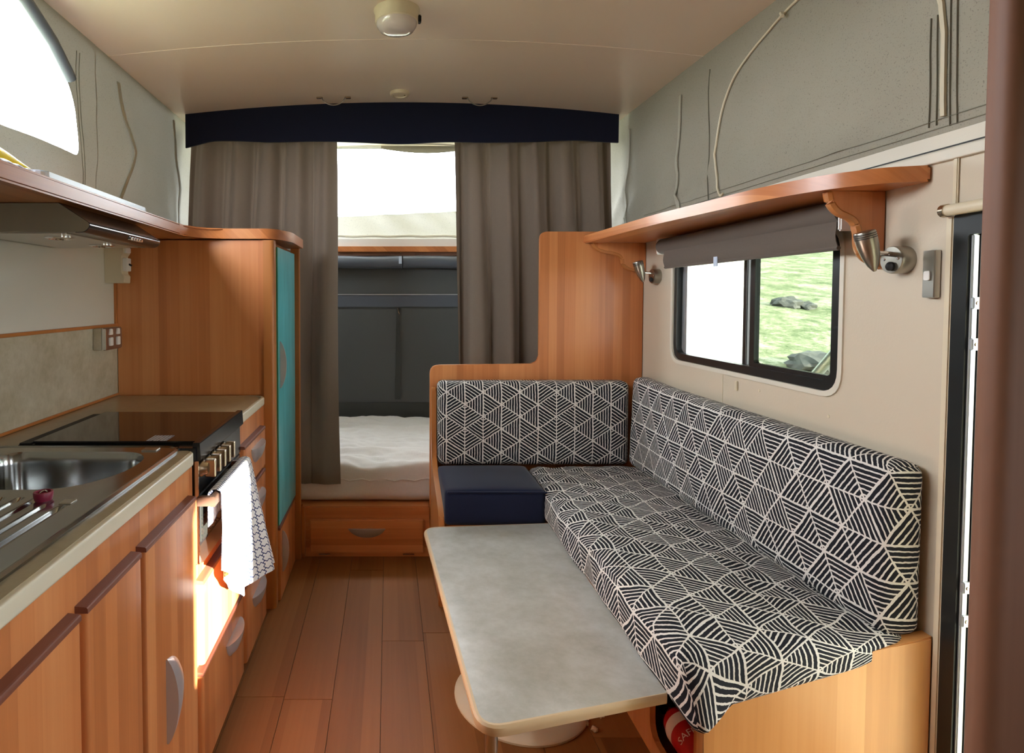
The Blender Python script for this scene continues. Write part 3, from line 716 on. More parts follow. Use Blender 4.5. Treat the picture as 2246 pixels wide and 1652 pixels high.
rin = rnd([(SX0+0.012, SY0+0.012), (SX1-0.012, SY0+0.012), (SX1-0.012, SY1-0.012), (SX0+0.012, SY1-0.012)], 0.048, 6)
bm = B(); n = len(rim); lv = [[bm.verts.new((p[0], p[1], z)) for p in pts] for pts, z in ((rim, 0.8995), (rim, 0.904), ([((a[0]+b[0])/2, (a[1]+b[1])/2) for a, b in zip(rim, rin)], 0.9075), (rin, 0.9052))]
for A, C in zip(lv, lv[1:]):
    for i in range(n): bm.faces.new((A[i], A[(i+1) % n], C[(i+1) % n], C[i]))
part('rolled_rim', bm, M_SINK, sk, True)
bm = B(); db_ = dense_loop(bowl, 0.03); bc = Vector((-0.80, 1.365)); n = len(db_); lev = []
for s, z in ((1.0, SZ), (0.985, SZ-0.006), (0.965, SZ-0.03), (0.94, SZ-0.12), (0.88, SZ-0.145), (0.5, SZ-0.15), (0.12, SZ-0.152)):
    lev.append([bm.verts.new((bc.x+(p[0]-bc.x)*s, bc.y+(p[1]-bc.y)*s, z)) for p in db_])
for A, C in zip(lev, lev[1:]):
    for i in range(n): bm.faces.new((A[i], A[(i+1) % n], C[(i+1) % n], C[i]))
bm.faces.new(lev[-1])
part('bowl', bm, M_SINK, sk, 'all')
part('waste', lathe(B(), [(0.038, 0), (0.038, 0.003), (0.03, 0.004), (0.02, 0.001)], (-0.80, 1.365, SZ-0.1515), (0, 0, 1), 20), M_CHROME, sk, True)
part('tap_hole_cover', bbox(-0.640, -0.60, 1.520, 1.548, SZ, SZ+0.003, 0.001), M_STEEL, sk)
part('tap_hole_cover', bbox(-0.635, -0.61, 1.125, 1.15, SZ, SZ+0.002, 0.001), M_STEEL, sk)
pg = thing('sink_plug', 'round maroon rubber sink plug lying on the drainer', 'plug', (-0.675, 1.145, SZ))
part('ring', lathe(B(), [(0.0155, 0), (0.0165, 0.003), (0.018, 0.015), (0.017, 0.017), (0.0138, 0.017), (0.013, 0.011), (0.001, 0.011)], (-0.677, 1.15, SZ), (0, 0, 1), 24), M_PLUG, pg, True)
part('pull_ring', tube(B(), [(-0.677+0.007*math.cos(k*PI/6), 1.15+0.007*math.sin(k*PI/6), SZ+0.0135+0.003*math.sin(k*PI/6)) for k in range(13)], 0.0012, 6), M_CHROME, pg, True)

# stove
st = thing('stove', 'black caravan stove with glass lid and five champagne knobs', 'stove', (-0.76, 1.8, 0.592))
SF, TY0, TY1 = -0.505, 1.552, 2.006
part('body', bbox(-1.005, SF-0.004, TY0+0.045, TY1, 0.592, 0.864), M_BLACK, st)
part('near_cheek', bbox(-0.56, SF-0.004, TY0, TY0+0.045, 0.592, 0.905), M_BLACK, st)
part('hob_frame', bbox(-1.005, SF-0.004, 1.594, TY1+0.014, 0.8645, 0.904, 0.002), M_BLACK, st)
ld = part('glass_lid', bbox(-0.968, SF-0.012, 1.596, TY1+0.012, 0.9055, 0.9125, 0.002), M_BGLASS, st)
part('lid_front_rail', prism(B(), rnd([(SF-0.014, 0.872), (SF+0.008, 0.870), (SF+0.005, 0.918), (SF-0.014, 0.918)], 0.003, 2), 'y', TY0+0.006, TY1+0.010), M_BLACK, ld)
part('hinge_groove', bbox(-1.004, -0.974, 1.60, TY1, 0.9005, 0.907), M_RUBBER, ld)
part('rating_sticker', bbox(-0.660, -0.605, 1.602, 1.665, 0.9127, 0.9131), M_STICK, ld)
part('control_panel', prism(B(), [(SF-0.02, 0.778), (SF, 0.778), (SF-0.002, 0.871), (SF-0.02, 0.871)], 'y', TY0, TY1), M_BLACK, st)
for k in range(5):
    y = 1.590 + 0.050*k; z = 0.842
    kn = part('knob', lathe(B(), [(0.024, 0), (0.024, 0.004), (0.019, 0.010), (0.018, 0.022)], (SF-0.002, y, z), (1, 0, 0), 24), M_CHAMP, st, True)
    part('knob_grip', prism(B(), rnd([(y-0.007, z-0.024), (y+0.007, z-0.024), (y+0.007, z+0.024), (y-0.007, z+0.024)], 0.003, 2), 'x', SF+0.010, SF+0.038, 0.0015, 1), M_CHAMP, kn)
od = part('oven_door', bbox(SF-0.02, SF, TY0+0.004, TY1-0.004, 0.636, 0.774, 0.003), M_BLACK, st)
part('door_glass', bbox(SF, SF+0.002, TY0+0.02, TY1-0.02, 0.646, 0.745), M_OVGLASS, od)
hd = part('handle', prism(B(), rnd([(SF+0.034, 0.752), (SF+0.050, 0.752), (SF+0.050, 0.779), (SF+0.034, 0.779)], 0.004, 2), 'y', 1.540, 1.92), M_BROWNH, od)
for y in (1.556, 1.902): part('handle_bracket', bbox(SF, SF+0.036, y-0.016, y+0.002, 0.753, 0.778, 0.002), M_BROWNH, hd)
part('crumb_ledge', prism(B(), [(SF-0.02, 0.594), (SF+0.012, 0.598), (SF-0.004, 0.632), (SF-0.02, 0.632)], 'y', TY0+0.002, TY1-0.002), M_STEEL, st)
part('side_trim', bbox(SF-0.01, SF+0.003, TY0-0.001, TY0+0.004, 0.594, 0.870), M_CHROME, st)

# tea towel over the oven handle
def towel(u, v):
    hx, hz = SF+0.042, 0.782
    yt = 1.560 + 0.335*u
    if v < 0.12: return Vector((SF+0.024+0.003*math.sin(u*14), yt, 0.69+(hz-0.69)*v/0.12))
    if v < 0.2:
        a = PI*(1-(v-0.12)/0.08); return Vector((hx+0.018*math.cos(a), yt, hz+0.010*math.sin(a)))
    s = (v-0.2)/0.8
    zb = 0.59 - 0.15*min(1, u/0.45) - 0.10*max(0, (u-0.45)/0.55)
    yb = 1.525 + 0.165*min(1, u/0.45) + 0.43*max(0, (u-0.45)/0.55)
    xb = SF+0.062 + 0.045*max(0, (u-0.35)/0.65)
    fold = (0.013*math.sin(u*17+0.5)+0.006*math.sin(u*31))*min(1, s*2.2)
    e = s**0.9
    return Vector((hx+0.018+(xb-hx-0.018)*e+fold, yt+(yb-yt)*e+0.008*s*math.sin(u*9), hz+(zb-hz)*s))
bm = B(); sheet(bm, towel, 60, 60, lambda u, v: (u*0.50, v*0.62))
solo('tea_towel', bm, M_TOWEL, 'white tea towel with navy lattice print hanging from oven handle', 'tea towel', None, True)

# tall cupboard
tc = thing('tall_cupboard', 'tall orange wood cupboard with a teal painted upper door', 'cupboard', (-0.79, 2.70, 0))
part('carcass', bbox(XL+0.008, -0.484, 2.462, 2.925, 0.0, 1.535), M_WV, tc)
part('side_panel', bbox(XL+0.008, -0.515, 2.452, 2.462, 0.9, 1.54), M_WV, tc)
part('corner_post', prism(B(), rnd([(-0.515, 2.44), (-0.470, 2.44), (-0.470, 2.485), (-0.515, 2.485)], [0.0, 0.018, 0, 0], 6), 'z', 0.0, 1.54), M_WEDGE, tc, True)
part('end_panel', prism(B(), [(-0.48, 2.912), (-0.440, 2.912), (-0.436, 2.918), (-0.436, 2.93), (-0.48, 2.93)], 'z', 0.0, 1.595), M_WEDGE, tc)
td = part('teal_door', prism(B(), rnd([(-0.484, 2.490), (-0.464, 2.490), (-0.456, 2.895), (-0.484, 2.895)], [0, 0.004, 0.012, 0], 3), 'z', 0.335, 1.515), M_TEAL, tc, True, 'teal painted cupboard door')
part('green_edge', bbox(-0.484, -0.4645, 2.4855, 2.4902, 0.335, 1.515), M_GREEN, td, False, 'dark green door edge')
moon(td, (-0.463, 2.520, 1.017), (0, 0, 1), (0, 1, 0), (1, 0, 0), 0.20, 0.068, 0.028)
front_door(tc, 2.490, 2.895, 0.01, 0.325, ((-0.460, 2.535, 0.205), (0, 0, 1), (0, 1, 0), (1, 0, 0), 0.18, 0.068, 0.028), x0=-0.484, th=0.024)

# long left shelf that wraps over the cupboard
shp = rnd([(XL+0.004, 0.2), (-0.80, 0.2), (-0.80, 2.44), (-0.475, 2.44), (-0.418, 2.58), (-0.418, 2.93), (XL+0.004, 2.93)], [0, 0, 0.17, 0.05, 0.06, 0.02, 0], 8)
sh = solo('wall_shelf', prism(B(), shp, 'z', 1.545, 1.587, 0.006, 2), M_WY, 'long orange wood shelf over the kitchen wrapping round the tall cupboard', 'shelf', None, True)
# things on the left shelf
def thick(bm, dz):
    r = bmesh.ops.extrude_face_region(bm, geom=bm.faces[:])
    for v in [g for g in r['geom'] if isinstance(g, bmesh.types.BMVert)]: v.co.z += dz
    return bm
bm = sheet(B(), lambda u, v: Vector((-0.950+0.100*v, 1.00+0.50*u, 1.592+0.064*math.sin(PI*min(1, 0.12+v*0.86))**0.7*(1-u**6)+0.003*nz(u*8, v*6))), 24, 12)
solo('yellow_scoop', thick(bm, 0.003), M_YEL, 'yellow plastic scoop lying on the kitchen shelf', 'scoop', None, True)
bm = sheet(B(), lambda u, v: Vector((-0.843+0.034*v, 1.02+0.34*u, 1.589+0.010*math.sin(PI*v)*(1-u**3)+0.0015*math.sin(u*60))), 40, 8)
solo('folded_cloth', thick(bm, 0.003), M_PALEBLUE, 'pale blue woven cloth lying in front of the yellow scoop', 'cloth', None, True)
bm = prism(B(), rnd([(-1.02, 1.40), (-0.812, 1.40), (-0.812, 2.02), (-1.02, 2.02)], 0.03, 4), 'z', 1.5875, 1.6035, 0.003, 2)
solo('cutting_board', bm, M_PALEBLUE, 'thin pale blue board lying flat on the kitchen shelf', 'board')

# range hood
hh = thing('range_hood', 'grey metal range hood with dark rounded front under the shelf', 'range hood', (-0.95, 1.76, 1.47))
prof = rnd([(XL+0.002, 1.470), (-0.775, 1.470), (-0.760, 1.490), (-0.842, 1.5435), (XL+0.002, 1.5435)], [0, 0.015, 0.012, 0, 0], 4)
part('hood_body', prism(B(), prof, 'y', 1.52, 1.985), M_HOOD, hh, True)
pf = rnd([(-0.80, 1.4685), (-0.7735, 1.4685), (-0.7575, 1.490), (-0.840, 1.5445), (-0.85, 1.5445)], [0, 0.016, 0.013, 0, 0], 5)
bm = B(); prism(bm, pf, 'y', 1.5215, 1.9865); part('front_cover', bm, M_HOODF, hh, True)
part('filter_panel', bbox(-1.09, -0.83, 1.535, 1.97, 1.4675, 1.470), M_STEEL, hh)
for y in (1.63, 1.87):
    l = part('downlight', lathe(B(), [(0.038, 0), (0.038, 0.003), (0.028, 0.006), (0.025, 0.001), (0.001, 0.001)], (-0.90, y, 1.468), (0, 0, -1), 20), M_CHROME, hh, True)
    part('bulb', lathe(B(), [(0.009, 0), (0.009, 0.004), (0.004, 0.007)], (-0.90, y, 1.467), (0, 0, -1), 12), M_CHAMP, l, True)
for k in range(5):
    y = 1.765+0.018*k; part('push_button', prism(B(), rnd([(y-0.006, 1.4735), (y+0.006, 1.4735), (y+0.006, 1.4815), (y-0.006, 1.4815)], 0.002, 2), 'x', -0.772, -0.7605), M_CHROME, hh)

# breaker box and power outlet
bk = thing('breaker_box', 'cream breaker box with switches in the kitchen wall corner', 'breaker box', (-1.09, 2.40, 1.36))
part('housing', prism(B(), rnd([(XL+0.001, 1.362), (-1.055, 1.362), (-1.053, 1.39), (-1.062, 1.40), (-1.062, 1.47), (-1.053, 1.48), (-1.055, 1.515), (XL+0.001, 1.515)], 0.003, 2), 'y', 2.362, 2.424), M_CREAM, bk)
for z in (1.41, 1.482):
    s_ = part('switch_module', bbox(-1.062, -1.044, 2.372, 2.412, z, z+0.052 if z < 1.45 else z+0.03, 0.002), M_WHITE, bk)
    part('toggle', tube(B(), [(-1.044, 2.392, z+0.028), (-1.034, 2.392, z+0.022)], 0.004, 8), M_RUBBER, s_, True)
po = thing('power_outlet', 'double power outlet on a grey block above the worktop', 'outlet', (-1.1, 2.315, 1.10))
part('mounting_block', bbox(XL+0.006, -1.088, 2.248, 2.385, 1.103, 1.186, 0.003), M_SPLASH, po)
fp = part('face_plate', prism(B(), rnd([(2.248, 1.102), (2.386, 1.102), (2.386, 1.187), (2.248, 1.187)], 0.008, 3), 'x', -1.088, -1.074, 0.003, 2), M_WDARK, po, True)
part('chrome_edge', bbox(-1.089, -1.0735, 2.246, 2.254, 1.104, 1.185, 0.002), M_CHROME, fp)
for y in (2.285, 2.345):
    part('rocker', prism(B(), rnd([(y-0.013, 1.118), (y+0.013, 1.118), (y+0.013, 1.150), (y-0.013, 1.150)], 0.004, 2), 'x', -1.074, -1.068), M_WHITE, fp)
    part('socket', prism(B(), rnd([(y-0.014, 1.160), (y+0.014, 1.160), (y+0.012, 1.182), (y-0.006, 1.184)], 0.004, 2), 'x', -1.074, -1.069), M_WHITE, fp)

# ================================================================== BED BAY
bb_ = thing('bed_base', 'orange wood bed base with a wide drawer facing the aisle', 'bed base', (-0.1, 3.4, 0))
part('platform', bbox(XL+0.003, XR-0.003, 2.985, YF-0.012, 0.0, 0.252), M_WX, bb_)
part('front_board', bbox(-0.436, 0.206, 2.945, 2.984, 0.0, 0.245), M_WX, bb_)
part('top_rail', bbox(-0.436, 0.206, 2.936, 2.985, 0.225, 0.257, 0.004), M_WX, bb_)
dr = part('drawer', bbox(-0.395, 0.178, 2.925, 2.945, 0.024, 0.195, 0.006, 3), M_WX, bb_, True)
moon(dr, (-0.108, 2.925, 0.150), (1, 0, 0), (0, 0, -1), (0, -1, 0), 0.185, 0.042, 0.016, M_HAND)
for x in (-0.32, 0.10): part('hinge', bbox(x-0.028, x+0.028, 2.922, 2.926, 0.018, 0.024), M_CHROME, bb_)
part('corner_post', bbox(-0.436, -0.418, 2.930, 2.9445, 0.0, 0.256, 0.003), M_WEDGE, bb_)
def mwarp(p):
    p = p.copy(); t = max(0.0, (p.z-0.30)/0.17)
    p.z += t*(0.035*(p.y-3.0)/1.05 + 0.022*nz(p.x*2.1, p.y*7.0, 4) + 0.020*nz(p.x*6+p.y*3, p.y*17, 6) + 0.010*nz(p.x*16, p.y*34, 3))
    p.y += 0.010*nz(p.x*5, p.z*9, 8)*(1 if p.y < 3.06 else 0); return p
ms = thing('mattress', 'mattress under a crumpled white sheet in the far bed bay', 'mattress', (0.07, 3.5, 0.253))
bm = cushion((XL+0.01, XR-0.01), (3.0, YF-0.02), (0.256, 0.465), 0.055, 0.014, mwarp); part('sheeted_mattress', bm, M_SHEET, ms, 'all')
part('sheet_seam', tube(B(), [(-0.5+0.8*k/24, 2.997+0.006*math.sin(k), 0.375+0.006*math.sin(k*1.9)) for k in range(25)], 0.004, 6), M_SHEET, ms, True)

# curtains and pelmet
def curtain(xa, xb, z1, z0f, ytop, ybot, npl, amp, seed, edge_lean=0.0, flare=0.0, hem=0.0):
    L = abs(xb-xa)
    def fn(u, v):
        ph = u*npl*2*PI + 0.9*nz(u*4, seed, v*0.6)
        a = amp*(0.75+0.25*v)*(0.85+0.6*nz(u*5+seed, 2.0))
        a *= 1 - hem*min(1.0, max(0.0, (v-0.68)/0.2))
        x = xa+(xb-xa)*u + edge_lean*v*u + 0.030*math.cos(ph)*(0.3+0.7*v)*(1-0.7*hem*max(0, v-0.6)) + flare*math.sin(v*5+seed)*u*0.4
        y = ytop+(ybot-ytop)*v + a*(math.sin(ph)+0.22*math.sin(2*ph+1.1)+0.15*math.sin(3.3*ph+seed)) + 0.012*nz(u*9, v*5, seed)
        return Vector((x, y, z1+(z0f(u)-z1)*v))
    return sheet(B(), fn, int(npl*16), 46, lambda u, v: (u*L*1.6, v*(z1-z0f(0.5))))
bm = curtain(-1.100, -0.300, 2.20, lambda u: 0.43-0.07*min(1, max(0, (u-0.66)/0.12)), 3.285, 2.975, 5.0, 0.066, 1.3, 0.035, 0.02, 0.8)
def keep_clear(bm, ymin):
    for v in bm.verts: v.co.y = max(v.co.y, ymin + 0.002*math.sin(v.co.x*60))
    return bm
cL = thing('curtain', 'taupe linen curtain left of the bed gap hanging down to the mattress', 'curtain', (-0.68, 3.15, 0.38), 'bed bay curtains')
part('cloth', keep_clear(bm, 2.962), M_CURT, cL, 'all')
cR = thing('curtain', 'taupe linen curtain right of the bed gap behind the stepped partition', 'curtain', (0.78, 3.15, 0.6), 'bed bay curtains')
bm = curtain(0.352, 1.232, 2.20, lambda u: 0.62, 3.285, 3.14, 5.5, 0.068, 4.7, 0.0, 0.02); part('cloth', keep_clear(bm, 3.0), M_CURT, cR, 'all')
pm = thing('curtain_pelmet', 'navy fabric pelmet band across the top of the bed bay', 'pelmet', (0.08, 3.13, 2.11))
def pel(u, v):
    x = -1.083+2.312*u; zt = ceil_z(x)+0.002; zb = 2.134 + 0.005*math.sin(u*9)+0.004*math.sin(u*23) - 0.03*max(0, (0.06-u)/0.06)
    return Vector((x, 3.195+0.004*math.sin(u*40)*v-0.002*v, zt+(zb-zt)*v))
bm = sheet(B(), pel, 60, 8, lambda u, v: (u*2.26, v*0.2)); r = bmesh.ops.extrude_face_region(bm, geom=bm.faces[:])
for v in [g for g in r['geom'] if isinstance(g, bmesh.types.BMVert)]: v.co.y += 0.012
part('fabric_band', bm, M_NAVY, pm, True)
part('curtain_track', tube(B(), [(-1.07, 3.285, 2.21), (1.20, 3.285, 2.21)], 0.007, 8), M_WHITE, pm, True)

# ================================================================== CEILING FITTINGS
cz = ceil_z(0.03)
lp = thing('ceiling_lamp', 'round cream ceiling lamp with frosted dome and side switch', 'lamp', (0.03, 2.20, cz-0.085))
part('lamp_base', lathe(B(), [(0.084, 0), (0.084, 0.004), (0.079, 0.012), (0.078, 0.042), (0.074, 0.045)], (0.03, 2.19, cz), (0, 0, -1), 36), M_CREAM, lp, True)
part('lamp_lens', lathe(B(), [(0.074, 0.0), (0.072, 0.012), (0.062, 0.026), (0.04, 0.034), (0.001, 0.037)], (0.03, 2.19, cz-0.044), (0, 0, -1), 36), M_LENS, lp, True)
part('lamp_switch', bbox(0.106, 0.119, 2.175, 2.20, cz-0.045, cz-0.02, 0.003), M_RUBBER, lp)
def bail(x0, x1, label):
    y = 3.092; z = ceil_z((x0+x1)/2); b_ = thing('ceiling_pull_handle', label, 'handle', ((x0+x1)/2, y, z-0.05), 'wire pull handles on the ceiling')
    for x in (x0, x1): part('mount', bbox(x-0.016, x+0.016, y-0.008, y+0.008, z-0.009, z, 0.002), M_CHAMP, b_)
    part('wire_bail', tube(B(), [(x0+0.01, y, z-0.008)]+[(x0+0.012+(x1-x0-0.024)*k/14, y-0.012, z-0.010-0.036*math.sin(PI*k/14)**0.6) for k in range(15)]+[(x1-0.01, y, z-0.008)], 0.0032, 6), M_NICKEL, b_, True)
bail(-0.355, -0.210, 'left wire pull handle on the ceiling in front of the pelmet'); bail(0.395, 0.545, 'right wire pull handle on the ceiling in front of the pelmet')
bm = lathe(B(), [(0.050, 0), (0.050, 0.010), (0.046, 0.016), (0.036, 0.017), (0.034, 0.011), (0.001, 0.011)], (0.058, 3.045, ceil_z(0.06)), (0, 0, -1), 32)
ra = thing('smoke_alarm', 'small round cream smoke alarm on the ceiling between pull handles', 'alarm', (0.058, 3.045, ceil_z(0.06)-0.017)); part('ring_body', bm, M_CREAM, ra, True)
part('test_button', lathe(B(), [(0.004, 0), (0.004, 0.003)], (0.082, 3.035, ceil_z(0.06)-0.0165), (0, 0, -1), 10), M_CHAMP, ra)

# ================================================================== DINETTE, right
pp = [(0.207, 0.0), (0.207, 0.967), (0.752, 0.975), (0.752, 1.632), (1.268, 1.632), (1.268, 0.0)]
po_ = rnd(pp, [0, 0.045, 0.04, 0.035, 0, 0], 6)
solo('partition_wall', prism(B(), po_, 'y', 2.950, 2.974, 0.003, 2), M_WV, 'stepped orange wood partition behind the sofa corner', 'partition', None, True)
bn = thing('bench_base', 'orange wood L-shaped bench base under the dinette cushions', 'bench', (0.9, 2.1, 0))
hole = rnd([(1.42, 0.05), (1.66, 0.05), (1.66, 0.262), (1.42, 0.262)], [0.02, 0.05, 0.03, 0.02], 5)
bm = B(); hole_panel(bm, 'x', 0.750, 0.766, (1.386, 2.49, 0.0, 0.335), dense_loop(hole, 0.04), 1); part('front_panel', bm, M_WV, bn)
part('opening_rail', tube(B(), [(0.748, 1.42, 0.274), (0.748, 1.66, 0.268)], 0.008, 8), M_WEDGE, bn, True)
part('seat_board', bbox(0.752, XR-0.004, 1.387, 2.947, 0.336, 0.352), M_WY, bn)
part('corner_box', bbox(0.24, 0.749, 2.490, 2.947, 0.0, 0.345), M_WX, bn)
part('back_panel', bbox(0.99, 1.0, 1.387, 2.46, 0.0, 0.335), M_WV, bn)
ep = rnd([(0.738, 0.0), (XR-0.003, 0.0), (XR-0.003, 0.512), (1.10, 0.472), (0.84, 0.39), (0.738, 0.345)], [0, 0, 0.0, 0.05, 0.08, 0.05], 6)
part('end_panel', prism(B(), ep, 'y', 1.352, 1.386, 0.004, 2), wood('wood_end_lit', 'v', (0.50, 0.21, 0.06), (0.64, 0.30, 0.095), (0.76, 0.40, 0.15), bands=12), bn, True)  # light from the doorway is painted in as a lighter wood
part('arm_panel', prism(B(), rnd([(2.948, 0.0), (2.948, 0.86), (2.905, 0.86), (2.895, 0.56), (2.80, 0.47), (2.52, 0.40), (2.455, 0.36), (2.455, 0.0)], [0, 0, 0.02, 0.05, 0.1, 0.05, 0.03, 0], 4), 'x', 0.212, 0.236, 0.004, 2), M_WEDGE, bn, True)

# cushions
def puff(p, lo, hi, ax, amt):
    k = 1.0
    for i in range(3):
        if i != ax:
            c = (lo[i]+hi[i])/2; h = (hi[i]-lo[i])/2; k *= max(0.0, 1-abs((p[i]-c)/h)**3)
    return amt*k
# seat cushion (UV unfolded from the top)
SA, SBY, SCZ = (0.658, 1.225), (1.290, 2.835), (0.354, 0.497)
def swarp(p):
    q = p.copy(); t = (p.z-SCZ[0])/(SCZ[1]-SCZ[0]); near = max(0.0, 1-(p.y-1.290)/0.30)
    fx = (p.x-SA[0])/(SA[1]-SA[0])
    q.z += near*(1-t)*0.118*max(0, fx-0.12) + near*0.012*fx*t
    q.y += 0.075*near*fx
    q.z += t*(puff(p, (SA[0], SBY[0], SCZ[0]), (SA[1], SBY[1], SCZ[1]), 2, 0.020) + 0.007*nz(p.x*7, p.y*5, 3)+0.005*nz(p.x*15+p.y*5, p.y*11, 5))
    q.x -= (0.010*nz(p.y*5, p.z*8, 7)+0.008)*(1 if p.x < SA[0]+0.02 else 0)
    q.x += 0.035*max(0.0, (p.y-2.3)/0.5)*(1-fx)*0.5
    c = max(0.0, 1-(p.x-SA[0])/0.12)*max(0.0, 1-(p.y-1.290)/0.12)*(1-t); q.z -= 0.055*c; q.y -= 0.035*c; q.x += 0.03*c
    return q
sc_ = thing('seat_cushion', 'long bench seat cushion in creased black and white triangle print', 'cushion', (0.95, 2.1, 0.354), 'triangle print cushions')
part('cover', cushion(SA, SBY, SCZ, 0.040, 0.018, swarp), M_TRIS, sc_, 'all')
# navy square
nv = thing('seat_cushion', 'navy blue box cushion in the corner seat', 'cushion', (0.45, 2.64, 0.354))
NA, NB, NC = (0.236, 0.662), (2.450, 2.838), (0.346, 0.497)
part('cover', cushion(NA, NB, NC, 0.016, 0.022, lambda p: p+Vector((0, 0, ((p.z-NC[0])/0.143)*puff(p, (NA[0], NB[0], NC[0]), (NA[1], NB[1], NC[1]), 2, 0.010)))), M_NAVYSEAT, nv, 'all')
part('piping', tube(B(), [(0.246, 2.452, 0.489), (0.45, 2.449, 0.491), (0.664, 2.452, 0.489)], 0.004, 6), M_NAVYSEAT, nv, True)
# far back cushion: local block laid flat (x, z -> y) then stood up
def stand_far(p): return Vector((p.x, 2.945-p.z, p.y))
fb = thing('back_cushion', 'upright back cushion in flat triangle print against the partition', 'cushion', (0.7, 2.89, 0.50), 'triangle print cushions')
FA, FB, FC = (0.240, 1.165), (0.492, 0.898), (0.0, 0.105)
part('cover', cushion(FA, FB, FC, 0.026, 0.02, lambda p: stand_far(p+Vector((0, 0, (p.z/0.105)*(puff(p, (FA[0], FB[0], 0), (FA[1], FB[1], .1), 2, 0.010)))))), M_TRI, fb, 'all')
# right back cushion: UV runs along the wall
RA, RB, RC = (0.495, 0.915), (1.368, 2.850), (0.0, 0.092)
def stand_right(p):
    k = (p.x-0.495)/0.42
    z = p.z + (p.z/0.092)*(puff(p, (RA[0], RB[0], 0), (RA[1], RB[1], .1), 2, 0.012)+0.006*nz(p.x*9, p.y*7, 12)*max(0, 1-k))
    return Vector((XR-0.006-z-0.015*(1-k)*(p.z/0.092), p.y, p.x + 0.012*max(0, (p.y-2.5)/0.35)*k))
rb = thing('back_cushion', 'long back cushion in triangle print along the window wall', 'cushion', (1.22, 2.1, 0.50), 'triangle print cushions')
part('cover', cushion(RA, RB, RC, 0.034, 0.018, stand_right), M_TRI, rb, 'all')

# table: stone laminate leaf lowered to bench height on a metal leg
tb = thing('dinette_table', 'grey stone-look dinette table with cream edge on a metal leg', 'table', (0.42, 1.85, 0))
tpts = [(0.152, 2.385), (0.668, 2.434), (0.660, 1.375), (0.205, 1.262)]
trd = [0.05, 0.0, 0.0, 0.055]
tp = part('table_top', prism(B(), rnd(tpts, trd, 7), 'z', 0.340, 0.365), M_TABLE, tb)
tc_ = Vector((0.42, 1.86)); o_ = rnd(tpts, trd, 7); bm = B(); n = len(o_); lv = []
for off, z in ((0.0, 0.3655), (0.006, 0.3655), (0.011, 0.361), (0.012, 0.352), (0.009, 0.341), (0.0, 0.338)):
    lp_ = []
    for i, p in enumerate(o_):
        a = Vector(o_[i-1]); c = Vector(o_[(i+1) % n]); d = (c-a).normalized(); nr = Vector((-d.y, d.x))
        if nr.dot(Vector(p)-tc_) < 0: nr = -nr
        if p[0] > 0.655: nr = Vector((0, nr.y))
        lp_.append(bm.verts.new((p[0]+nr.x*off, p[1]+nr.y*off, z)))
    lv.append(lp_)
for A, C in zip(lv, lv[1:]):
    for i in range(n): bm.faces.new((A[i], A[(i+1) % n], C[(i+1) % n], C[i]))
part('edge_band', bm, M_TBLEDGE, tb, True)
part('leg', lathe(B(), [(0.019, 0.0), (0.019, 0.01), (0.0145, 0.012), (0.0145, 0.325), (0.028, 0.327), (0.028, 0.339)], (0.238, 1.335, 0.0), (0, 0, 1), 20), M_STEEL, tb, True)
part('leg', lathe(B(), [(0.032, 0.0), (0.030, 0.05), (0.025, 0.06), (0.025, 0.33), (0.06, 0.332), (0.06, 0.339)], (0.42, 1.93, 0.021), (0, 0, 1), 20), M_CREAM, tb, True)
# round base disc on the floor
bd = thing('floor_disc', 'round cream plastic base disc on the floor under the table', 'base disc', (0.43, 1.87, 0))
part('disc', lathe(B(), [(0.214, 0), (0.214, 0.006), (0.206, 0.012), (0.10, 0.017), (0.001, 0.019)], (0.430, 1.885, 0.0), (0, 0, 1), 56), M_CREAM, bd, True)
part('hexagon_boss', lathe(B(), [(0.055, 0.0), (0.050, 0.006)], (0.40, 1.845, 0.0145), (0, 0, 1), 6), M_CREAM, bd)
part('dark_sticker', prism(B(), [(0.290, 1.785), (0.312, 1.778), (0.315, 1.80), (0.294, 1.806)], 'z', 0.0115, 0.0155), M_RUBBER, bd)

# fire extinguisher inside the bench
fe = thing('fire_extinguisher', 'red fire extinguisher lying in the bench opening', 'extinguisher', (0.83, 1.5, 0.03))
FX, FZ, FR = 0.835, 0.085, 0.052
body = [(0.001, 0), (0.03, 0.004), (0.046, 0.014), (FR, 0.03), (FR, 0.30), (0.046, 0.325), (0.032, 0.345), (0.018, 0.352), (0.018, 0.365)]
part('bottle', lathe(B(), body, (FX, 1.335, FZ), (0, 1, 0), 36), M_RED, fe, True)
part('label_band', lathe(B(), [(FR+0.0006, 0.265), (FR+0.0006, 0.298)], (FX, 1.335, FZ), (0, 1, 0), 36, False), M_LABEL, fe, True)
part('label_band', lathe(B(), [(FR+0.0006, 0.075), (FR+0.0006, 0.145)], (FX, 1.335, FZ), (0, 1, 0), 36, False), M_LABEL, fe, True)
part('valve', lathe(B(), [(0.016, 0), (0.016, 0.025), (0.011, 0.028), (0.011, 0.04)], (FX, 1.70, FZ), (0, 1, 0), 16), M_CHROME, fe, True)
part('gauge', lathe(B(), [(0.014, 0), (0.014, 0.012), (0.011, 0.014)], (FX-0.014, 1.715, FZ), (-1, 0, 0), 16), M_RUBBER, fe, True)
part('lever', bbox(FX-0.008, FX+0.008, 1.68, 1.75, FZ+0.016, FZ+0.026, 0.002), M_RUBBER, fe)
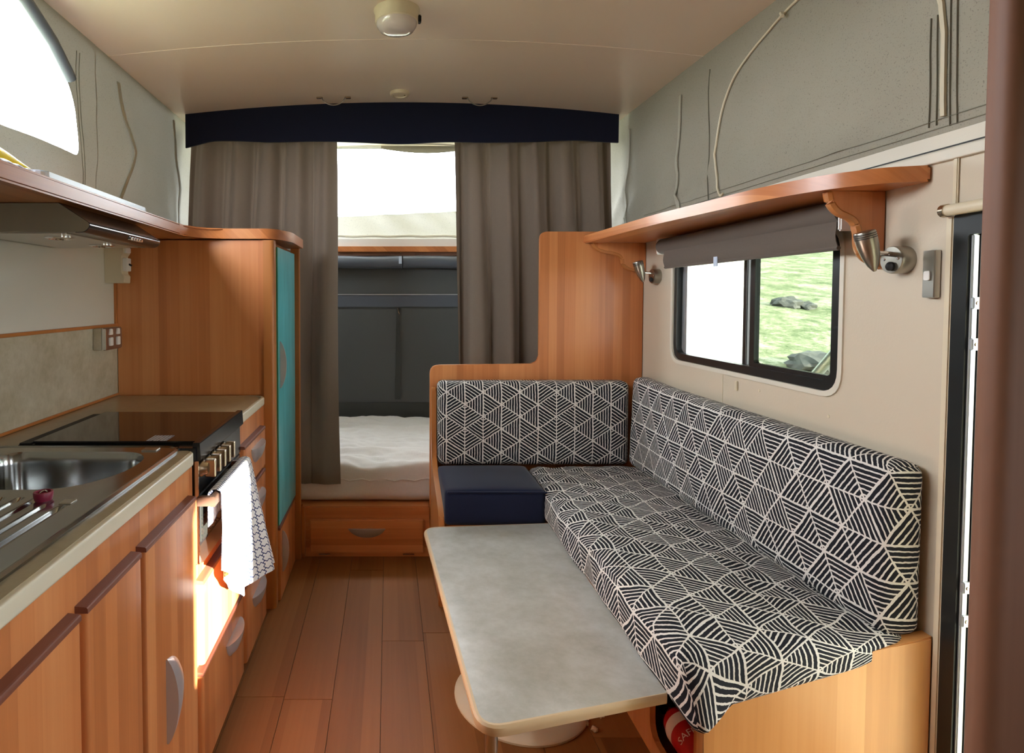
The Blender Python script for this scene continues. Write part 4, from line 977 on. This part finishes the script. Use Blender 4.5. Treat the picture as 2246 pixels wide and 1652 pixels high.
def wrap_text(body_, size, y0, ang0, mat, name):
    cu = bpy.data.curves.new('t', 'FONT'); cu.body = body_; cu.size = size; cu.resolution_u = 2
    to = bpy.data.objects.new('t', cu); COL.objects.link(to); dg = bpy.context.evaluated_depsgraph_get()
    me = bpy.data.meshes.new_from_object(to.evaluated_get(dg)); bm = B(); bm.from_mesh(me)
    bpy.data.objects.remove(to); bpy.data.curves.remove(cu); bpy.data.meshes.remove(me)
    bmesh.ops.subdivide_edges(bm, edges=bm.edges[:], cuts=1)
    for v in bm.verts:
        a = ang0 + v.co.x/FR; r_ = FR+0.0008
        v.co = Vector((FX - r_*math.cos(a), y0 + v.co.y, FZ + r_*math.sin(a)))
    return part(name, bm, mat, fe)
wrap_text('SAFE', 0.030, 1.548, 0.30, M_LABEL, 'lettering')

# right shelf and brackets
rs = [(XR-0.002, 2.945), (XR-0.002, 1.392), (1.18, 1.415), (1.10, 1.495), (1.04, 1.665), (1.02, 1.88), (0.985, 2.20), (0.965, 2.945)]
sh2 = solo('wall_shelf', prism(B(), rnd(rs, [0, 0.01, 0.03, 0.06, 0.1, 0.1, 0.1, 0], 5), 'z', 1.574, 1.611, 0.005, 2), M_WY, 'curved orange wood shelf above the window blind', 'shelf', None, True)
def bracket(y0, y1, s, label, xw=XR-0.002, zt=1.574):
    out = [(0, 0), (0.140, 0), (0.134, -0.030), (0.115, -0.052), (0.088, -0.061), (0.070, -0.076), (0.060, -0.105), (0.060, -0.140), (0.045, -0.168), (0.0, -0.188)]
    pts = [(xw - a*s[0], zt + b*s[1]) for a, b in out]
    k = thing('shelf_bracket', label, 'bracket', (xw-0.05, (y0+y1)/2, zt-0.18), 'curved wooden shelf brackets')
    part('board', prism(B(), rnd(pts, [0, 0.004, 0.02, 0.02, 0.02, 0.02, 0.03, 0.03, 0.02, 0], 4), 'y', y0, y1, 0.003, 2), M_WV, k, True)
    o2 = [(a, b) for a, b in out[1:]]
    part('front_bead', tube(B(), [(xw-a*s[0], (y0+y1)/2, zt+b*s[1]) for a, b in rnd(o2, [0]+[0.02]*7+[0], 4)], (y1-y0)/2+0.0015, 8), M_WEDGE, k, True)
bracket(1.520, 1.542, (1.0, 1.0), 'scroll-shaped wooden shelf bracket nearest the doorway')
bracket(2.926, 2.946, (1.85, 0.75), 'flat scroll-shaped wooden bracket against the stepped partition')

# roller blind
rbd = thing('roller_blind', 'brown roller blind half-wound above the side window', 'blind', (1.23, 2.12, 1.42))
part('roller', tube(B(), [(1.226, 1.595, 1.532), (1.226, 2.655, 1.532)], 0.034, 18), M_BLIND, rbd, True)
bm = B(); sheet(bm, lambda u, v: Vector((1.197+0.012*v+0.004*math.sin(v*7), 1.600+1.0*u, 1.530-0.100*v)), 8, 8, lambda u, v: (u, v*0.12))
r = bmesh.ops.extrude_face_region(bm, geom=bm.faces[:])
for v in [g for g in r['geom'] if isinstance(g, bmesh.types.BMVert)]: v.co.x += 0.002
part('blind_fabric', bm, M_BLIND, rbd, True)
part('hem_bar', tube(B(), [(1.211, 1.60, 1.436), (1.211, 2.60, 1.436)], 0.006, 8), M_BLIND, rbd, True)
for y, z in ((1.588, 1.515), (2.662, 1.532)): part('end_bracket', bbox(1.20, XR-0.001, y-0.006, y+0.006, z-0.035, z+0.035, 0.004), M_WHITE, rbd)
part('pull_tab', bbox(1.202, 1.206, 2.175, 2.20, 1.418, 1.455, 0.001), M_PALEBLUE, rbd)

# reading lights
def reading_light(y, z, label, sc=1.0):
    k = thing('reading_light', label, 'wall light', (XR-0.03, y, z-0.035), 'satin nickel bullet reading lights')
    bs = part('base', lathe(B(), [(0.034, 0), (0.034, 0.030), (0.032, 0.034), (0.001, 0.0345)], (XR, y, z), (-1, 0, 0), 32), M_NICKEL, k, True)
    part('push_switch', lathe(B(), [(0.011, 0), (0.011, 0.006), (0.008, 0.009), (0.001, 0.010)], (XR-0.034, y-0.002, z-0.016), (-1, 0, 0), 16), M_RUBBER, bs, True)
    for a in (-0.02, 0.02): part('screw', lathe(B(), [(0.004, 0), (0.003, 0.0015)], (XR-0.0342, y+a, z+0.002), (-1, 0, 0), 8), M_CHROME, bs)
    part('arm', tube(B(), [(XR-0.033, y, z+0.014), (XR-0.066, y+0.003, z+0.017)], 0.006, 10), M_CHROME, k, True)
    d = Vector((0.30, 0.0, -1.0)).normalized(); top = Vector((XR-0.100, y+0.003, z+0.070))
    hd = part('head', lathe(B(), [(a*1.18, b*1.05) for a, b in ((0.013, 0.0), (0.0185, 0.001), (0.0195, 0.004), (0.0195, 0.022), (0.0185, 0.04), (0.0155, 0.062), (0.010, 0.083), (0.003, 0.097), (0.0005, 0.098))], top, d, 28), M_NICKEL, k, True)
    for h in (0.006, 0.011, 0.016): part('groove', lathe(B(), [(0.0233, h), (0.0233, h+0.0018)], top, d, 28, False), M_RUBBER, hd)
reading_light(1.462, 1.395, 'satin nickel bullet reading light next to the light switch')
reading_light(2.79, 1.405, 'satin nickel bullet reading light in the far sofa corner')
# light switch
lsw = thing('light_switch', 'brushed steel light switch plate with one rocker near the doorway', 'switch', (XR-0.008, 1.385, 1.295))
part('plate', prism(B(), rnd([(1.364, 1.302), (1.396, 1.302), (1.396, 1.412), (1.364, 1.412)], 0.003, 2), 'x', XR-0.016, XR-0.0005, 0.002, 2), M_STEEL, lsw, True)
part('rocker', prism(B(), rnd([(1.373, 1.342), (1.389, 1.342), (1.389, 1.364), (1.373, 1.364)], 0.005, 3), 'x', XR-0.020, XR-0.016, 0.001, 1), M_WHITE, lsw, True)

# foam crumbs on the floor
for x, y, s, lb in ((0.66, 1.80, 0.012, 'pale crumb on the floor between the disc and bench'), (0.62, 1.74, 0.011, 'yellowish crumb on the floor beside the base disc'), (0.605, 1.765, 0.007, 'tiny crumb next to the yellowish crumb on floor')):
    bm = B(); bmesh.ops.create_icosphere(bm, subdivisions=2, radius=s)
    for v in bm.verts: v.co = v.co*(1+0.5*nz(v.co.x*160+x*9, v.co.y*160, v.co.z*160)); v.co.z = max(v.co.z*0.6, -0.5*s)
    bmesh.ops.translate(bm, verts=bm.verts, vec=(x, y, 0.5*s)); solo('floor_crumb', bm, M_CRUMB, lb, 'crumb', 'crumbs on the floor', True)

# ================================================================== OUTSIDE
def gz(x, y):
    k = min(1.0, max(0.0, (y-6.0)/3.0)); return -0.45 + 0.2*max(0.0, y-8.0) + k*(0.12*nz(x*0.5, y*0.5)+0.05*nz(x*1.7, y*1.7, 2))
bm = B(); sheet(bm, lambda u, v: Vector((-30+75*u, -30+80*v, gz(-30+75*u, -30+80*v))), 150, 100)
gr = solo('grass_field', bm, M_GRASS, 'sunlit grassy slope seen through the side window', 'grass', None, True); gr['kind'] = 'stuff'
def rock(x, y, s, lb):
    bm = B(); bmesh.ops.create_icosphere(bm, subdivisions=3, radius=s)
    for v in bm.verts: v.co = v.co*(1+0.35*nz(v.co.x*3/s*0.6+x, v.co.y*2/s+y, v.co.z*2/s)); v.co.z *= 0.6
    bmesh.ops.translate(bm, verts=bm.verts, vec=(x, y, gz(x, y)+s*0.2)); solo('rock', bm, M_ROCK, lb, 'rock', 'rocks in the grass', False)
rock(10.6, 15.8, 0.33, 'grey rock half way up the grassy slope'); rock(11.1, 15.75, 0.22, 'small dark rock beside the larger one on the slope'); rock(7.58, 10.5, 0.42, 'grey boulder behind the white awning strut')
aw = thing('awning', 'pale awning canopy with strut, extended to block sun outside the side window', 'awning', (2.5, 2.5, -0.45))
def awz(x): return 2.36 - 0.26*(x-1.33)
bm = B(); sheet(bm, lambda u, v: Vector((1.33+2.4*u, -1.25+7.3*v, awz(1.33+2.4*u)-0.03*math.sin(PI*u))), 10, 14)
r = bmesh.ops.extrude_face_region(bm, geom=bm.faces[:])
for v in [g for g in r['geom'] if isinstance(g, bmesh.types.BMVert)]: v.co.z += 0.004
part('canopy', bm, M_WALLW, aw, True)  # canopy added over the strut, extended rearwards to block direct sun
part('roller_tube', tube(B(), [(3.73, -1.27, awz(3.73)), (3.73, 6.07, awz(3.73))], 0.04, 14), M_WHITE, aw, True)
part('strut', tube(B(), [(2.0, 4.16, -0.44), (2.0, 2.2, 1.50)], 0.022, 12), M_ALU, aw, True)
part('strut_extension', tube(B(), [(2.0, 2.3, 1.40), (2.0, 1.63, 2.07)], 0.016, 12), M_WHITE, aw, True)
part('strut_foot', bbox(1.94, 2.06, 4.08, 4.24, -0.452, -0.43, 0.004), M_RUBBER, aw)
for y in (-1.2, 6.0): part('post', tube(B(), [(3.73, y, -0.45), (3.73, y, awz(3.73)-0.03)], 0.02, 10), M_ALU, aw, True)
# blue car parked alongside, just beyond the doorway
car = thing('parked_car', 'blue car parked on the grass outside the doorway', 'car', (5.2, 2.0, -0.45))
CY0, CY1, CX0, CX1 = -0.2, 4.25, 4.35, 6.05
prof = rnd([(CY0, -0.12), (CY1, -0.12), (CY1, 0.52), (CY1-0.9, 0.62), (CY1-1.5, 1.24), (CY0+0.35, 1.27), (CY0, 0.70)], [0.1, 0.12, 0.15, 0.3, 0.3, 0.25, 0.15], 5)
part('body', prism(B(), prof, 'x', CX0, CX1, 0.05, 3), M_CARBLUE, car, True)
for y0, y1, y2, y3 in ((CY0+0.45, CY0+1.55, CY0+1.55, CY0+0.42), (CY0+1.65, CY0+2.65, CY0+2.45, CY0+1.65)):
    part('side_window', prism(B(), rnd([(y0, 0.68), (y1+0.2, 0.68), (y2, 1.14), (y3, 1.14)], 0.05, 3), 'x', CX0-0.004, CX0+0.01), M_DARKGLASS, car)
for y in (CY0+0.85, CY1-0.85):
    for x, d in ((CX0+0.02, -1), (CX1-0.02, 1)):
        w_ = part('wheel', lathe(B(), [(0.20, 0.03), (0.33, 0.03), (0.345, 0.01), (0.345, -0.16), (0.30, -0.18)], (x, y, -0.105), (d, 0, 0), 28), M_TYRE, car, True)
        part('hub', lathe(B(), [(0.20, 0.02), (0.17, 0.035), (0.05, 0.04)], (x, y, -0.105), (d, 0, 0), 20), M_ALU, w_, True)
part('tail_light', bbox(CX0+0.03, CX0+0.2, CY1-0.02, CY1+0.012, 0.28, 0.42, 0.01), M_WHITE, car)
